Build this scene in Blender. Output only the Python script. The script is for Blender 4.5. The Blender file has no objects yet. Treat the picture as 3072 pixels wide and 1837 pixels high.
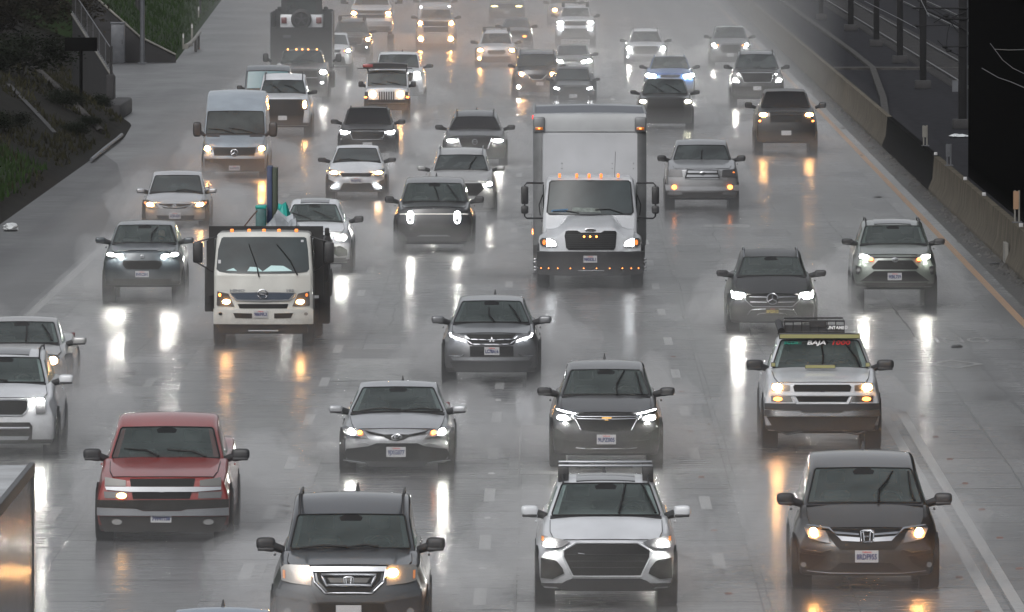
import bpy, bmesh, math, random
from mathutils import Vector, Matrix
R = math.radians
scene = bpy.context.scene
# ---------------------------------------------------------------- camera, sky, sun, exposure
cam = bpy.data.objects.new('camera', bpy.data.cameras.new('camera'))
scene.collection.objects.link(cam)
scene.camera = cam
cam.location = (0, 0, 10.4)
cam.rotation_euler = (R(90 - 2.2886), 0, R(0.1873))
cam.data.sensor_width = 36
cam.data.lens = 417.0
cam.data.clip_start = 1
cam.data.clip_end = 9000
world = bpy.data.worlds.new('World'); scene.world = world
world.use_nodes = True
wn, wl = world.node_tree.nodes, world.node_tree.links
SUN_EL, SUN_ROT = R(38), R(200)
sky = wn.new('ShaderNodeTexSky'); sky.sky_type = 'NISHITA'; sky.sun_disc = False
sky.sun_elevation = SUN_EL; sky.sun_rotation = SUN_ROT; sky.dust_density = 3.0; sky.air_density = 1.0
hs = wn.new('ShaderNodeHueSaturation'); hs.inputs['Saturation'].default_value = 0.16
wl.new(sky.outputs[0], hs.inputs['Color'])
# overcast: cloud layer brighter overhead than at the horizon
wtc = wn.new('ShaderNodeTexCoord'); wsx = wn.new('ShaderNodeSeparateXYZ'); wl.new(wtc.outputs['Generated'], wsx.inputs[0])
wmr = wn.new('ShaderNodeMapRange'); wmr.inputs['From Min'].default_value = 0; wmr.inputs['From Max'].default_value = 1
wmr.inputs['To Min'].default_value = .62; wmr.inputs['To Max'].default_value = 2.1; wl.new(wsx.outputs['Z'], wmr.inputs['Value'])
wmx = wn.new('ShaderNodeMix'); wmx.data_type = 'RGBA'; wmx.blend_type = 'MULTIPLY'; wmx.inputs[0].default_value = 1
wl.new(hs.outputs[0], wmx.inputs[6]); wl.new(wmr.outputs[0], wmx.inputs[7]); wl.new(wmx.outputs[2], wn['Background'].inputs['Color'])
wn['Background'].inputs['Strength'].default_value = 0.15
sd = bpy.data.lights.new('sun', 'SUN'); sd.energy = 0.5; sd.angle = R(25); sd.color = (1, .985, .97)
sun = bpy.data.objects.new('sun', sd); scene.collection.objects.link(sun)
sun.rotation_euler = (R(90) - SUN_EL, 0, R(180) - SUN_ROT)
scene.view_settings.view_transform = 'Standard'; scene.view_settings.look = 'None'
scene.view_settings.exposure = -0.2; scene.view_settings.gamma = 1.0
scene.cycles.use_denoising = True
scene.cycles.max_bounces = 6; scene.cycles.volume_bounces = 0
scene.cycles.caustics_reflective = False; scene.cycles.caustics_refractive = False
scene.cycles.sample_clamp_indirect = 6.0

# ---------------------------------------------------------------- helpers
C = scene.collection
def tag(o, label=None, cat=None, group=None, kind=None):
    if label: o['label'] = label
    if cat: o['category'] = cat
    if group: o['group'] = group
    if kind: o['kind'] = kind
    return o
def empty(name, loc, label=None, cat=None, group=None, rz=0):
    o = bpy.data.objects.new(name, None); C.objects.link(o)
    o.location = loc; o.rotation_euler = (0, 0, rz); o.empty_display_size = .3
    return tag(o, label, cat, group)
def link(name, me, mats, parent=None):
    if mats is not None and not me.materials:
        for m in (mats if isinstance(mats, (list, tuple)) else [mats]): me.materials.append(m)
    o = bpy.data.objects.new(name, me); C.objects.link(o)
    if parent is not None: o.parent = parent
    return o
def fin(name, bm, mats, parent=None, ang=35, smooth=True):
    bmesh.ops.recalc_face_normals(bm, faces=bm.faces)
    me = bpy.data.meshes.new(name); bm.to_mesh(me); bm.free()
    if smooth:
        me.polygons.foreach_set('use_smooth', [True] * len(me.polygons))
        me.set_sharp_from_angle(angle=R(ang))
    return link(name, me, mats, parent)
def lerp(a, b, t): return a + (b - a) * t
def sstep(t):
    t = min(1, max(0, t)); return t * t * (3 - 2 * t)
def add_box(bm, x0, x1, y0, y1, z0, z1, mi=0):
    vs = [bm.verts.new((x, y, z)) for z in (z0, z1) for y in (y0, y1) for x in (x0, x1)]
    for q in ((0, 2, 3, 1), (4, 5, 7, 6), (0, 1, 5, 4), (2, 6, 7, 3), (0, 4, 6, 2), (1, 3, 7, 5)):
        f = bm.faces.new([vs[i] for i in q]); f.material_index = mi
def boxo(name, dims, mat, parent=None, bev=0.0):
    bm = bmesh.new(); add_box(bm, *dims)
    if bev: bmesh.ops.bevel(bm, geom=bm.edges[:], offset=bev, segments=2, affect='EDGES', profile=.5)
    return fin(name, bm, mat, parent)
def add_tube(bm, pts, r, n=6, closed=False):
    pts = [Vector(p) for p in pts]
    if closed: pts = pts + [pts[0]]
    rings = []
    for i, p in enumerate(pts):
        d = (pts[min(i + 1, len(pts) - 1)] - pts[max(i - 1, 0)])
        if closed and i in (0, len(pts) - 1): d = pts[1] - pts[-2]
        if d.length < 1e-6: d = Vector((0, 0, 1))
        d.normalize()
        a = d.cross(Vector((0, 1, 0)))
        if a.length < .2: a = d.cross(Vector((1, 0, 0)))
        a.normalize(); b = d.cross(a)
        rr = r[i] if isinstance(r, (list, tuple)) else r
        rings.append([bm.verts.new(p + a * (rr * math.cos(2 * math.pi * k / n)) + b * (rr * math.sin(2 * math.pi * k / n))) for k in range(n)])
    for i in range(len(rings) - 1):
        for k in range(n):
            bm.faces.new((rings[i][k], rings[i][(k + 1) % n], rings[i + 1][(k + 1) % n], rings[i + 1][k]))
    if not closed:
        bm.faces.new(rings[0][::-1]); bm.faces.new(rings[-1])
def tubeo(name, pts, r, mat, parent=None, n=8, closed=False):
    bm = bmesh.new(); add_tube(bm, pts, r, n, closed); return fin(name, bm, mat, parent, 60)
def gridbox(nx, ny, nz, fn, matfn=None):
    """surface of a box subdivided nx*ny*nz, each surface point placed by fn(u,t,v), u in -1..1, t,v in 0..1"""
    bm = bmesh.new(); vd = {}
    def V(i, j, k):
        q = (i, j, k)
        if q not in vd: vd[q] = bm.verts.new(fn(-1 + 2 * i / nx, j / ny, k / nz))
        return vd[q]
    def F(a, b, c, d, t, v, u):
        f = bm.faces.new((a, b, c, d))
        if matfn: f.material_index = matfn(u, t, v)
    for i in range(nx):
        for k in range(nz):
            for j in (0, ny):
                F(V(i, j, k), V(i + 1, j, k), V(i + 1, j, k + 1), V(i, j, k + 1), j / ny, (k + .5) / nz, -1 + 2 * (i + .5) / nx)
    for i in range(nx):
        for j in range(ny):
            for k in (0, nz):
                F(V(i, j, k), V(i + 1, j, k), V(i + 1, j + 1, k), V(i, j + 1, k), (j + .5) / ny, k / nz, -1 + 2 * (i + .5) / nx)
    for j in range(ny):
        for k in range(nz):
            for i in (0, nx):
                F(V(i, j, k), V(i, j + 1, k), V(i, j + 1, k + 1), V(i, j, k + 1), (j + .5) / ny, (k + .5) / nz, -1 + 2 * i / nx)
    return bm
def patch(name, pts, surf, mat, parent, off=.008, th=.02, res=.16):
    """polygon in surface coordinates laid proud of surf(a,b,off), with a skirt behind it"""
    bm = bmesh.new()
    vs = [bm.verts.new((p[0], p[1], 0)) for p in pts]
    f = bm.faces.new(vs)
    if f.normal.z < 0: f.normal_flip()
    for ax in (0, 1):
        lo = min(p[ax] for p in pts); hi = max(p[ax] for p in pts); g_ = res * .6
        k = math.floor(lo / g_) + 1
        while k * g_ < hi - 1e-4:
            co = [0, 0, 0]; co[ax] = k * g_; no = [0, 0, 0]; no[ax] = 1
            bmesh.ops.bisect_plane(bm, geom=bm.verts[:] + bm.edges[:] + bm.faces[:], plane_co=co, plane_no=no, dist=1e-5)
            k += 1
    bmesh.ops.triangulate(bm, faces=bm.faces[:])
    bnd = [e for e in bm.edges if len(e.link_faces) == 1]
    back = {}
    for e in bnd:
        for v in e.verts:
            if v not in back: back[v] = bm.verts.new(surf(v.co.x, v.co.y, off - th))
    for e in bnd: bm.faces.new((e.verts[0], e.verts[1], back[e.verts[1]], back[e.verts[0]]))
    bs = set(back.values())
    for v in bm.verts:
        if v not in bs: v.co = surf(v.co.x, v.co.y, off)
    return fin(name, bm, mat, parent, 50)

# ---------------------------------------------------------------- materials
MC = {}
def nmat(name):
    m = bpy.data.materials.new(name); m.use_nodes = True
    return m, m.node_tree.nodes, m.node_tree.links, m.node_tree.nodes['Principled BSDF']
def pmat(name, col, rough=.5, metal=0, coat=0, bump=0, bscale=40, spec=.5, vary=0, vscale=3):
    if name in MC: return MC[name]
    m, n, l, b = nmat(name)
    b.inputs['Base Color'].default_value = (*col, 1); b.inputs['Roughness'].default_value = rough
    b.inputs['Metallic'].default_value = metal; b.inputs['Coat Weight'].default_value = coat
    b.inputs['Coat Roughness'].default_value = .06; b.inputs['Specular IOR Level'].default_value = spec
    if bump or vary:
        tc = n.new('ShaderNodeTexCoord')
    if bump:
        t = n.new('ShaderNodeTexNoise'); t.inputs['Scale'].default_value = bscale; t.inputs['Detail'].default_value = 2
        l.new(tc.outputs['Object'], t.inputs['Vector'])
        bp = n.new('ShaderNodeBump'); bp.inputs['Strength'].default_value = bump; bp.inputs['Distance'].default_value = .01
        l.new(t.outputs['Fac'], bp.inputs['Height']); l.new(bp.outputs[0], b.inputs['Normal'])
        if coat: l.new(bp.outputs[0], b.inputs['Coat Normal'])
    if vary:
        t = n.new('ShaderNodeTexNoise'); t.inputs['Scale'].default_value = vscale; t.inputs['Detail'].default_value = 5
        l.new(tc.outputs['Object'], t.inputs['Vector'])
        r = n.new('ShaderNodeMapRange'); r.inputs['From Min'].default_value = .3; r.inputs['From Max'].default_value = .7
        r.inputs['To Min'].default_value = 1 - vary; r.inputs['To Max'].default_value = 1 + vary
        l.new(t.outputs['Fac'], r.inputs['Value'])
        x = n.new('ShaderNodeMix'); x.data_type = 'RGBA'; x.blend_type = 'MULTIPLY'; x.inputs[0].default_value = 1
        x.inputs[6].default_value = (*col, 1); l.new(r.outputs[0], x.inputs[7]); l.new(x.outputs[2], b.inputs['Base Color'])
    MC[name] = m; return m
def paint(name, col, metal=.25, coat=.8):
    key = 'paint_' + name
    if key in MC: return MC[key]
    m = pmat(key, col, .36, metal, coat, bump=.05, bscale=60, vary=.14, vscale=1.6)
    n, l = m.node_tree.nodes, m.node_tree.links; b = n['Principled BSDF']
    # road film on the lower body, broken up by noise
    tc = next(q for q in n if q.type == 'TEX_COORD'); sx = n.new('ShaderNodeSeparateXYZ'); l.new(tc.outputs['Object'], sx.inputs[0])
    t = n.new('ShaderNodeTexNoise'); t.inputs['Scale'].default_value = 3.5; t.inputs['Detail'].default_value = 6; t.inputs['Roughness'].default_value = .65
    l.new(tc.outputs['Object'], t.inputs['Vector'])
    ad = n.new('ShaderNodeMath'); ad.operation = 'MULTIPLY_ADD'; ad.inputs[1].default_value = -.9; l.new(t.outputs['Fac'], ad.inputs[0]); l.new(sx.outputs['Z'], ad.inputs[2])
    mr = n.new('ShaderNodeMapRange'); mr.interpolation_type = 'SMOOTHSTEP'; mr.inputs['From Min'].default_value = -.25; mr.inputs['From Max'].default_value = .35
    mr.inputs['To Min'].default_value = .5; mr.inputs['To Max'].default_value = 0; l.new(ad.outputs[0], mr.inputs['Value'])
    src = b.inputs['Base Color'].links[0].from_socket
    x = n.new('ShaderNodeMix'); x.data_type = 'RGBA'; l.new(mr.outputs[0], x.inputs[0]); l.new(src, x.inputs[6]); x.inputs[7].default_value = (.030, .027, .024, 1)
    l.new(x.outputs[2], b.inputs['Base Color'])
    cw_ = n.new('ShaderNodeMath'); cw_.operation = 'MULTIPLY_ADD'; cw_.inputs[1].default_value = -coat; cw_.inputs[2].default_value = coat; l.new(mr.outputs[0], cw_.inputs[0]); l.new(cw_.outputs[0], b.inputs['Coat Weight'])
    return m
def emat(name, col, st):
    if name in MC: return MC[name]
    m, n, l, b = nmat(name)
    b.inputs['Base Color'].default_value = (*col, 1); b.inputs['Roughness'].default_value = .2
    b.inputs['Emission Color'].default_value = (*col, 1); b.inputs['Emission Strength'].default_value = st
    MC[name] = m; return m
BLACK = pmat('black_plastic', (.018, .018, .02), .45, bump=.15, bscale=60, vary=.25)
DARK = pmat('dark_grille', (.006, .006, .0065), .5, spec=.2, bump=.3, bscale=45)
CLAD = pmat('road_grimed_plastic', (.020, .019, .018), .7, spec=.25, bump=.2, bscale=25, vary=.4, vscale=4)
RUBBER = pmat('wet_rubber', (.014, .014, .015), .5, bump=.3, bscale=30)
RIM = pmat('alloy', (.35, .35, .36), .3, .9)
CHROME = pmat('chrome', (.40, .41, .43), .16, 1.0)
SATIN = pmat('satin_silver', (.27, .28, .30), .3, .8)
LENS = pmat('lamp_lens', (.10, .10, .105), .08, .35, 1.0)
LENSC = pmat('clear_lens', (.10, .098, .092), .1, .3, 1.0)
FOGL = pmat('fog_glass', (.25, .25, .25), .15, .4, 1.0)
REDL = pmat('red_lens', (.10, .006, .006), .2, 0, 1.0)
AMBL = pmat('amber_lens', (.55, .17, .03), .2, 0, 1.0)
WHITEP = pmat('plate_white', (.40, .40, .41), .4)
INK = pmat('plate_ink', (.03, .04, .12), .5)
WPAINT = pmat('white_lettering', (.75, .75, .75), .5)
GOLD = pmat('gold_emblem', (.65, .36, .08), .35, .6)
PAPER = pmat('papers', (.45, .62, .62), .7)
HAL = emat('lamp_halogen', (1, .43, .12), 470)
HALS = emat('lamp_halogen_soft', (1, .49, .16), 220)
LED = emat('lamp_led', (1, .985, .90), 520)
LEDS = emat('lamp_led_soft', (.96, .98, 1), 45)
AMB = emat('lamp_amber', (1, .28, .05), 10)
AMBS = emat('lamp_amber_dim', (1, .26, .05), 1.1)
TGLASS = pmat('truck_glass', (.022, .030, .032), .12, spec=.5, bump=.1, bscale=50, vary=.5, vscale=1.3)
MARK = emat('lamp_marker', (1, .42, .12), 5)
def glassmat():
    m, n, l, b = nmat('wet_glass')
    tc = n.new('ShaderNodeTexCoord')
    t = n.new('ShaderNodeTexNoise'); t.inputs['Scale'].default_value = 1.6; t.inputs['Detail'].default_value = 4
    l.new(tc.outputs['Object'], t.inputs['Vector'])
    cr = n.new('ShaderNodeValToRGB'); cr.color_ramp.elements[0].position = .35; cr.color_ramp.elements[1].position = .68
    cr.color_ramp.elements[0].color = (.010, .013, .0135, 1); cr.color_ramp.elements[1].color = (.040, .050, .050, 1)
    l.new(t.outputs['Fac'], cr.inputs[0]); l.new(cr.outputs[0], b.inputs['Base Color'])
    t2 = n.new('ShaderNodeTexNoise'); t2.inputs['Scale'].default_value = 90; t2.inputs['Detail'].default_value = 2
    l.new(tc.outputs['Object'], t2.inputs['Vector'])
    bp = n.new('ShaderNodeBump'); bp.inputs['Strength'].default_value = .12; bp.inputs['Distance'].default_value = .01
    l.new(t2.outputs['Fac'], bp.inputs['Height']); l.new(bp.outputs[0], b.inputs['Normal'])
    b.inputs['Roughness'].default_value = .10; b.inputs['Specular IOR Level'].default_value = .55
    return m
GLASS = glassmat()
DGLASS = pmat('tinted_glass', (.004, .004, .005), .25, spec=.22)
def clearglass():
    m, n, l, b = nmat('windscreen_glass')
    tc = n.new('ShaderNodeTexCoord'); t = n.new('ShaderNodeTexNoise'); t.inputs['Scale'].default_value = 1.6; t.inputs['Detail'].default_value = 5
    l.new(tc.outputs['Object'], t.inputs['Vector'])
    t2 = n.new('ShaderNodeTexNoise'); t2.inputs['Scale'].default_value = 55; t2.inputs['Detail'].default_value = 2; l.new(tc.outputs['Object'], t2.inputs['Vector'])
    bp = n.new('ShaderNodeBump'); bp.inputs['Strength'].default_value = .25; bp.inputs['Distance'].default_value = .01
    l.new(t2.outputs['Fac'], bp.inputs['Height']); l.new(bp.outputs[0], b.inputs['Normal'])
    b.inputs['Base Color'].default_value = (.075, .093, .092, 1); b.inputs['Roughness'].default_value = .12
    tr = n.new('ShaderNodeBsdfTransparent'); tr.inputs[0].default_value = (.80, .92, .88, 1)
    mr = n.new('ShaderNodeMapRange'); mr.inputs['From Min'].default_value = .35; mr.inputs['From Max'].default_value = .65; mr.inputs['To Min'].default_value = .42; mr.inputs['To Max'].default_value = .62
    l.new(t.outputs['Fac'], mr.inputs['Value'])
    mx = n.new('ShaderNodeMixShader'); l.new(mr.outputs[0], mx.inputs[0]); l.new(b.outputs[0], mx.inputs[1]); l.new(tr.outputs[0], mx.inputs[2])
    l.new(mx.outputs[0], n['Material Output'].inputs['Surface']); return m
CGLASS = clearglass()
SEATM = pmat('seat_cloth', (.10, .10, .10), .8); DASHM = pmat('dash_plastic', (.02, .02, .022), .5)
PANO = pmat('roof_glass', (.015, .016, .018), .12, 0, .5)

TXC = {}
FLIP = Matrix(((1, 0, 0), (0, 0, 1), (0, 1, 0)))
def textmesh(s, size, ext=.002, bold=0.0, shear=0.0):
    key = (s, size, ext, bold, shear)
    if key in TXC: return TXC[key].copy()
    cu = bpy.data.curves.new('lettering', 'FONT'); cu.body = s; cu.size = size; cu.extrude = ext; cu.offset = bold; cu.shear = shear
    cu.align_x = 'CENTER'; cu.align_y = 'CENTER'; cu.resolution_u = 2
    o = bpy.data.objects.new('lettering', cu); C.objects.link(o)
    me = bpy.data.meshes.new_from_object(o.evaluated_get(bpy.context.evaluated_depsgraph_get()))
    bpy.data.objects.remove(o); TXC[key] = me
    return me.copy()
# ---------------------------------------------------------------- vehicle builder
# Vehicles are drawn on sheets: a sheet unit is 1/S metre; cx is the centre line, gy the ground line of the front axle.
H0, VPX, VPY, FP = 10.4, 1335.0, -407.0, 28750.0
ROWY = (0, 460, 920, 1377); KZ = 2478 / 768; KD = 3072 / 2482
TYPES = dict(
 sedan=dict(dc=1.15, dr=2.05, re=3.15, rb=4.05, L=4.75, a=.30, lean=.10, tail=.98, wr=.33, taper=.90),
 suv=dict(dc=1.12, dr=1.80, re=4.05, rb=4.50, L=4.65, a=.22, lean=.10, tail=None, wr=.37, taper=.94),
 minivan=dict(dc=.95, dr=1.95, re=4.6, rb=5.05, L=5.15, a=.24, lean=.14, tail=None, wr=.35, taper=.92),
 pickup=dict(dc=1.35, dr=1.98, re=3.70, rb=3.95, L=5.75, a=.10, lean=.05, tail=1.28, wr=.39, taper=.97),
 jeep=dict(dc=1.35, dr=1.62, re=4.0, rb=4.1, L=4.25, a=.05, lean=.03, tail=None, wr=.41, taper=.98),
 van=dict(dc=.85, dr=1.45, re=5.8, rb=5.9, L=5.95, a=.16, lean=.16, tail=None, wr=.36, taper=.96),
)
WH = {}
SPRAY = []
def wheel_meshes():
    bm = bmesh.new()
    prof = [(.62, .0), (.70, -.10), (.95, -.115), (1.0, -.08), (1.0, .08), (.95, .115), (.70, .10)]
    n = 28; rings = []
    for k in range(n):
        a = 2 * math.pi * k / n
        rings.append([bm.verts.new((x, r * math.cos(a), r * math.sin(a))) for r, x in prof])
    for k in range(n):
        A, B = rings[k], rings[(k + 1) % n]
        for i in range(len(prof)): bm.faces.new((A[i], A[(i + 1) % len(prof)], B[(i + 1) % len(prof)], B[i]))
    bmesh.ops.recalc_face_normals(bm, faces=bm.faces)
    t = bpy.data.meshes.new('tyre'); bm.to_mesh(t); bm.free()
    t.polygons.foreach_set('use_smooth', [True] * len(t.polygons)); t.set_sharp_from_angle(angle=R(40)); t.materials.append(RUBBER)
    bm = bmesh.new()
    bmesh.ops.create_cone(bm, cap_ends=True, segments=28, radius1=.64, radius2=.64, depth=.12, matrix=Matrix.Rotation(R(90), 4, 'Y'))
    for f in bm.faces: f.material_index = 1
    for sx in (-1, 1):
        for k in range(5):
            a = 2 * math.pi * k / 5
            m = Matrix.Rotation(a, 4, 'X') @ Matrix.Translation((sx * .075, 0, .32)) @ Matrix.Diagonal((.04, .16, .62, 1))
            bmesh.ops.create_cube(bm, size=1, matrix=m)
        bmesh.ops.create_cone(bm, cap_ends=True, segments=12, radius1=.15, radius2=.13, depth=.05, matrix=Matrix.Translation((sx * .08, 0, 0)) @ Matrix.Rotation(R(90), 4, 'Y'))
    r = bpy.data.meshes.new('rim'); bm.to_mesh(r); bm.free(); r.materials.append(RIM); r.materials.append(DARK)
    WH['t'], WH['r'] = t, r
wheel_meshes()
def wheel(parent, x, y, r, w=.24, rimmat=None, steel=False):
    t = link('wheel', WH['t'], None, parent); t.location = (x, y, r); t.scale = (w / .23, r, r)
    m = link('rim', WH['r'], None, t)
    return t
def mirrorball(parent, side, x, y, z, w, h, mat, stalk=BLACK, tall=False):
    def fn(u, t, v):
        e = lambda q: math.copysign(abs(q) ** .75, q)
        vv = 2 * v - 1; tt = 2 * t - 1
        L = max(abs(u), abs(vv), abs(tt), 1e-6); nrm = (abs(u) ** 4 + abs(vv) ** 4 + abs(tt) ** 4) ** .25
        k = L / nrm
        px, pz, py = u * k, vv * k, tt * k
        inn = (-side * px + 1) / 2
        return Vector((px * w / 2, py * .09 * (1 - .3 * inn), pz * h / 2 * (1 - (0 if tall else .35) * (1 - inn) * .6) - (0 if tall else .02) * inn + 1.0))
    bm = gridbox(6, 4, 5, fn)
    o = fin('mirror', bm, mat, parent, 60); o.location = (x + side * w / 2, y, z - 1.0)
    s = tubeo('mirror_stalk', [(-side * w * .35, 0, 1 - h * .18), (-side * (w / 2 + .10), .05, 1 - h * .42)], [.06, .05], stalk, o)
    if not tall:
        boxo('mirror_base', (-w * .42, w * .42, -.085, -.02, 1 - h * .46, 1 - h * .26), BLACK, o, .01)
    return o
def emblem(kind, parent, surf, x, z, r, mat):
    P = lambda pts, m=mat, o=.022: patch('emblem', [(x + a * r, z + b * r) for a, b in pts], surf, m, parent, o, .012, 9)
    def T(pts, rr=.12, closed=False):
        bm = bmesh.new(); add_tube(bm, [surf(x + a * r, z + b * r, .022) for a, b in pts], rr * r, 5, closed); return fin('emblem', bm, mat, parent, 60)
    ring = lambda a, b, n=20, ox=0, oz=0: [(ox + a * math.cos(2 * math.pi * k / n), oz + b * math.sin(2 * math.pi * k / n)) for k in range(n)]
    def join(*paths, rr=.1):
        bm = bmesh.new()
        for pts, cl in paths: add_tube(bm, [surf(x + a * r, z + b * r, .022) for a, b in pts], rr * r, 5, cl)
        return fin('emblem', bm, mat, parent, 60)
    if kind == 'h':
        join(([(-1, .8), (-.9, -.2), (-.8, -.8), (.8, -.8), (.9, -.2), (1, .8), (.6, .95), (-.6, .95)], True), ([(-.55, .75), (-.42, -.65)], False), ([(.55, .75), (.42, -.65)], False), ([(-.45, .02), (.45, .02)], False), rr=.13)
    elif kind == 'ovals':
        join((ring(1, .68), True), (ring(.36, .62), True), (ring(.72, .26, oz=.28), True), rr=.09)
    elif kind == 'star':
        join((ring(1, 1, 24), True), ([(0, 0), (0, .95)], False), ([(0, 0), (.83, -.5)], False), ([(0, 0), (-.83, -.5)], False), rr=.09)
    elif kind == 'diamonds':
        for ox, oz, an in ((0, .5, 90), (-.45, -.27, 210), (.45, -.27, 330)):
            c, s = math.cos(R(an)), math.sin(R(an))
            P([(c * .05 + 0, s * .05 + .05), (c * .5 - s * .28, s * .5 + c * .28 + .05), (c * .98, s * .98 + .05), (c * .5 + s * .28, s * .5 - c * .28 + .05)])
    elif kind == 'bow':
        P([(-1, -.22), (-.86, .22), (-.34, .22), (-.34, .36), (.34, .36), (.34, .22), (1, .22), (.86, -.22), (.34, -.22), (.34, -.36), (-.34, -.36), (-.34, -.22)])
    elif kind == 'ringbar':
        join((ring(1, 1, 20), True), ([(-1.2, 0), (1.2, 0)], False), rr=.11)
    elif kind == 'hino':
        join((ring(1.1, 1.0, 22), True), ([(-.95, 0), (.95, 0)], False), ([(-.6, .75), (-.8, .35), (-.5, .05), (.5, .05), (.8, .35), (.6, .75)], False), ([(-.6, -.75), (-.8, -.35), (-.5, -.05), (.5, -.05), (.8, -.35), (.6, -.75)], False), rr=.09)
    elif kind == 'oval':
        join((ring(1, .42, 22), True), rr=.09); P(ring(.85, .3, 16), BLACK, .018)
    elif kind == 'wing':
        join(([(-1, .2), (-.4, 0), (0, .1), (.4, 0), (1, .2)], False), ([(-.4, .0), (0, -.3), (.4, 0)], False), rr=.12)
def plate(parent, surf, x, z, w, h, text, mat=WHITEP, ink=INK):
    p = patch('license_plate', [(x - w / 2, z - h / 2), (x + w / 2, z - h / 2), (x + w / 2, z + h / 2), (x - w / 2, z + h / 2)], lambda a, b, o: Vector((a, surf(x, z, o).y, b)), mat, parent, .03, .03, 9)
    if text:
        size = h * .62
        me = textmesh(text, size, .002, .004)
        xs = [v.co.x for v in me.vertices]; ww = max(xs) - min(xs)
        k = min(1.0, w * .88 / ww)
        y = surf(x, z, .034).y
        o = link('plate_number', me, ink, p); o.rotation_euler = (R(90), 0, 0); o.location = (x, y, z - h * .06); o.scale = (k, 1, 1)
        m2 = textmesh('California', h * .2, .002, .001); o2 = link('plate_state', m2, pmat('plate_red', (.5, .08, .08), .5), p)
        o2.rotation_euler = (R(90), 0, 0); o2.location = (x, y, z + h * .36)
    return p
def interior(root, zc, zr, dc, dr, hc, hr):
    boxo('dashboard', (-hc * .86, hc * .86, dc + .12, dc + .62, zc - .09, zc + .015), DASHM, root, .03)
    for sg in (-1, 1):
        x = sg * hc * .42
        y = dr + .45
        bm = gridbox(6, 3, 6, lambda u, t, v: Vector((x + u * .25 * (1 - .25 * v ** 3), y + t * .12 + v * .12, zc - .45 + v * (.62 if zr - zc > .5 else .55))))
        st = fin('seat', bm, SEATM, root, 50); st.modifiers.new('round', 'BEVEL').width = .04
        boxo('headrest', (x - .13, x + .13, y + .12, y + .2, zc + .19, zc + .37), SEATM, st, .04)
    a = [(hc * .42 + .18 * math.cos(k * math.pi / 8), dc + .70 + .05 * math.sin(k * math.pi / 8), zc - .05 + .18 * math.sin(k * math.pi / 8)) for k in range(16)]
    tubeo('steering_wheel', a, .017, DASHM, root, 6, True)
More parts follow.
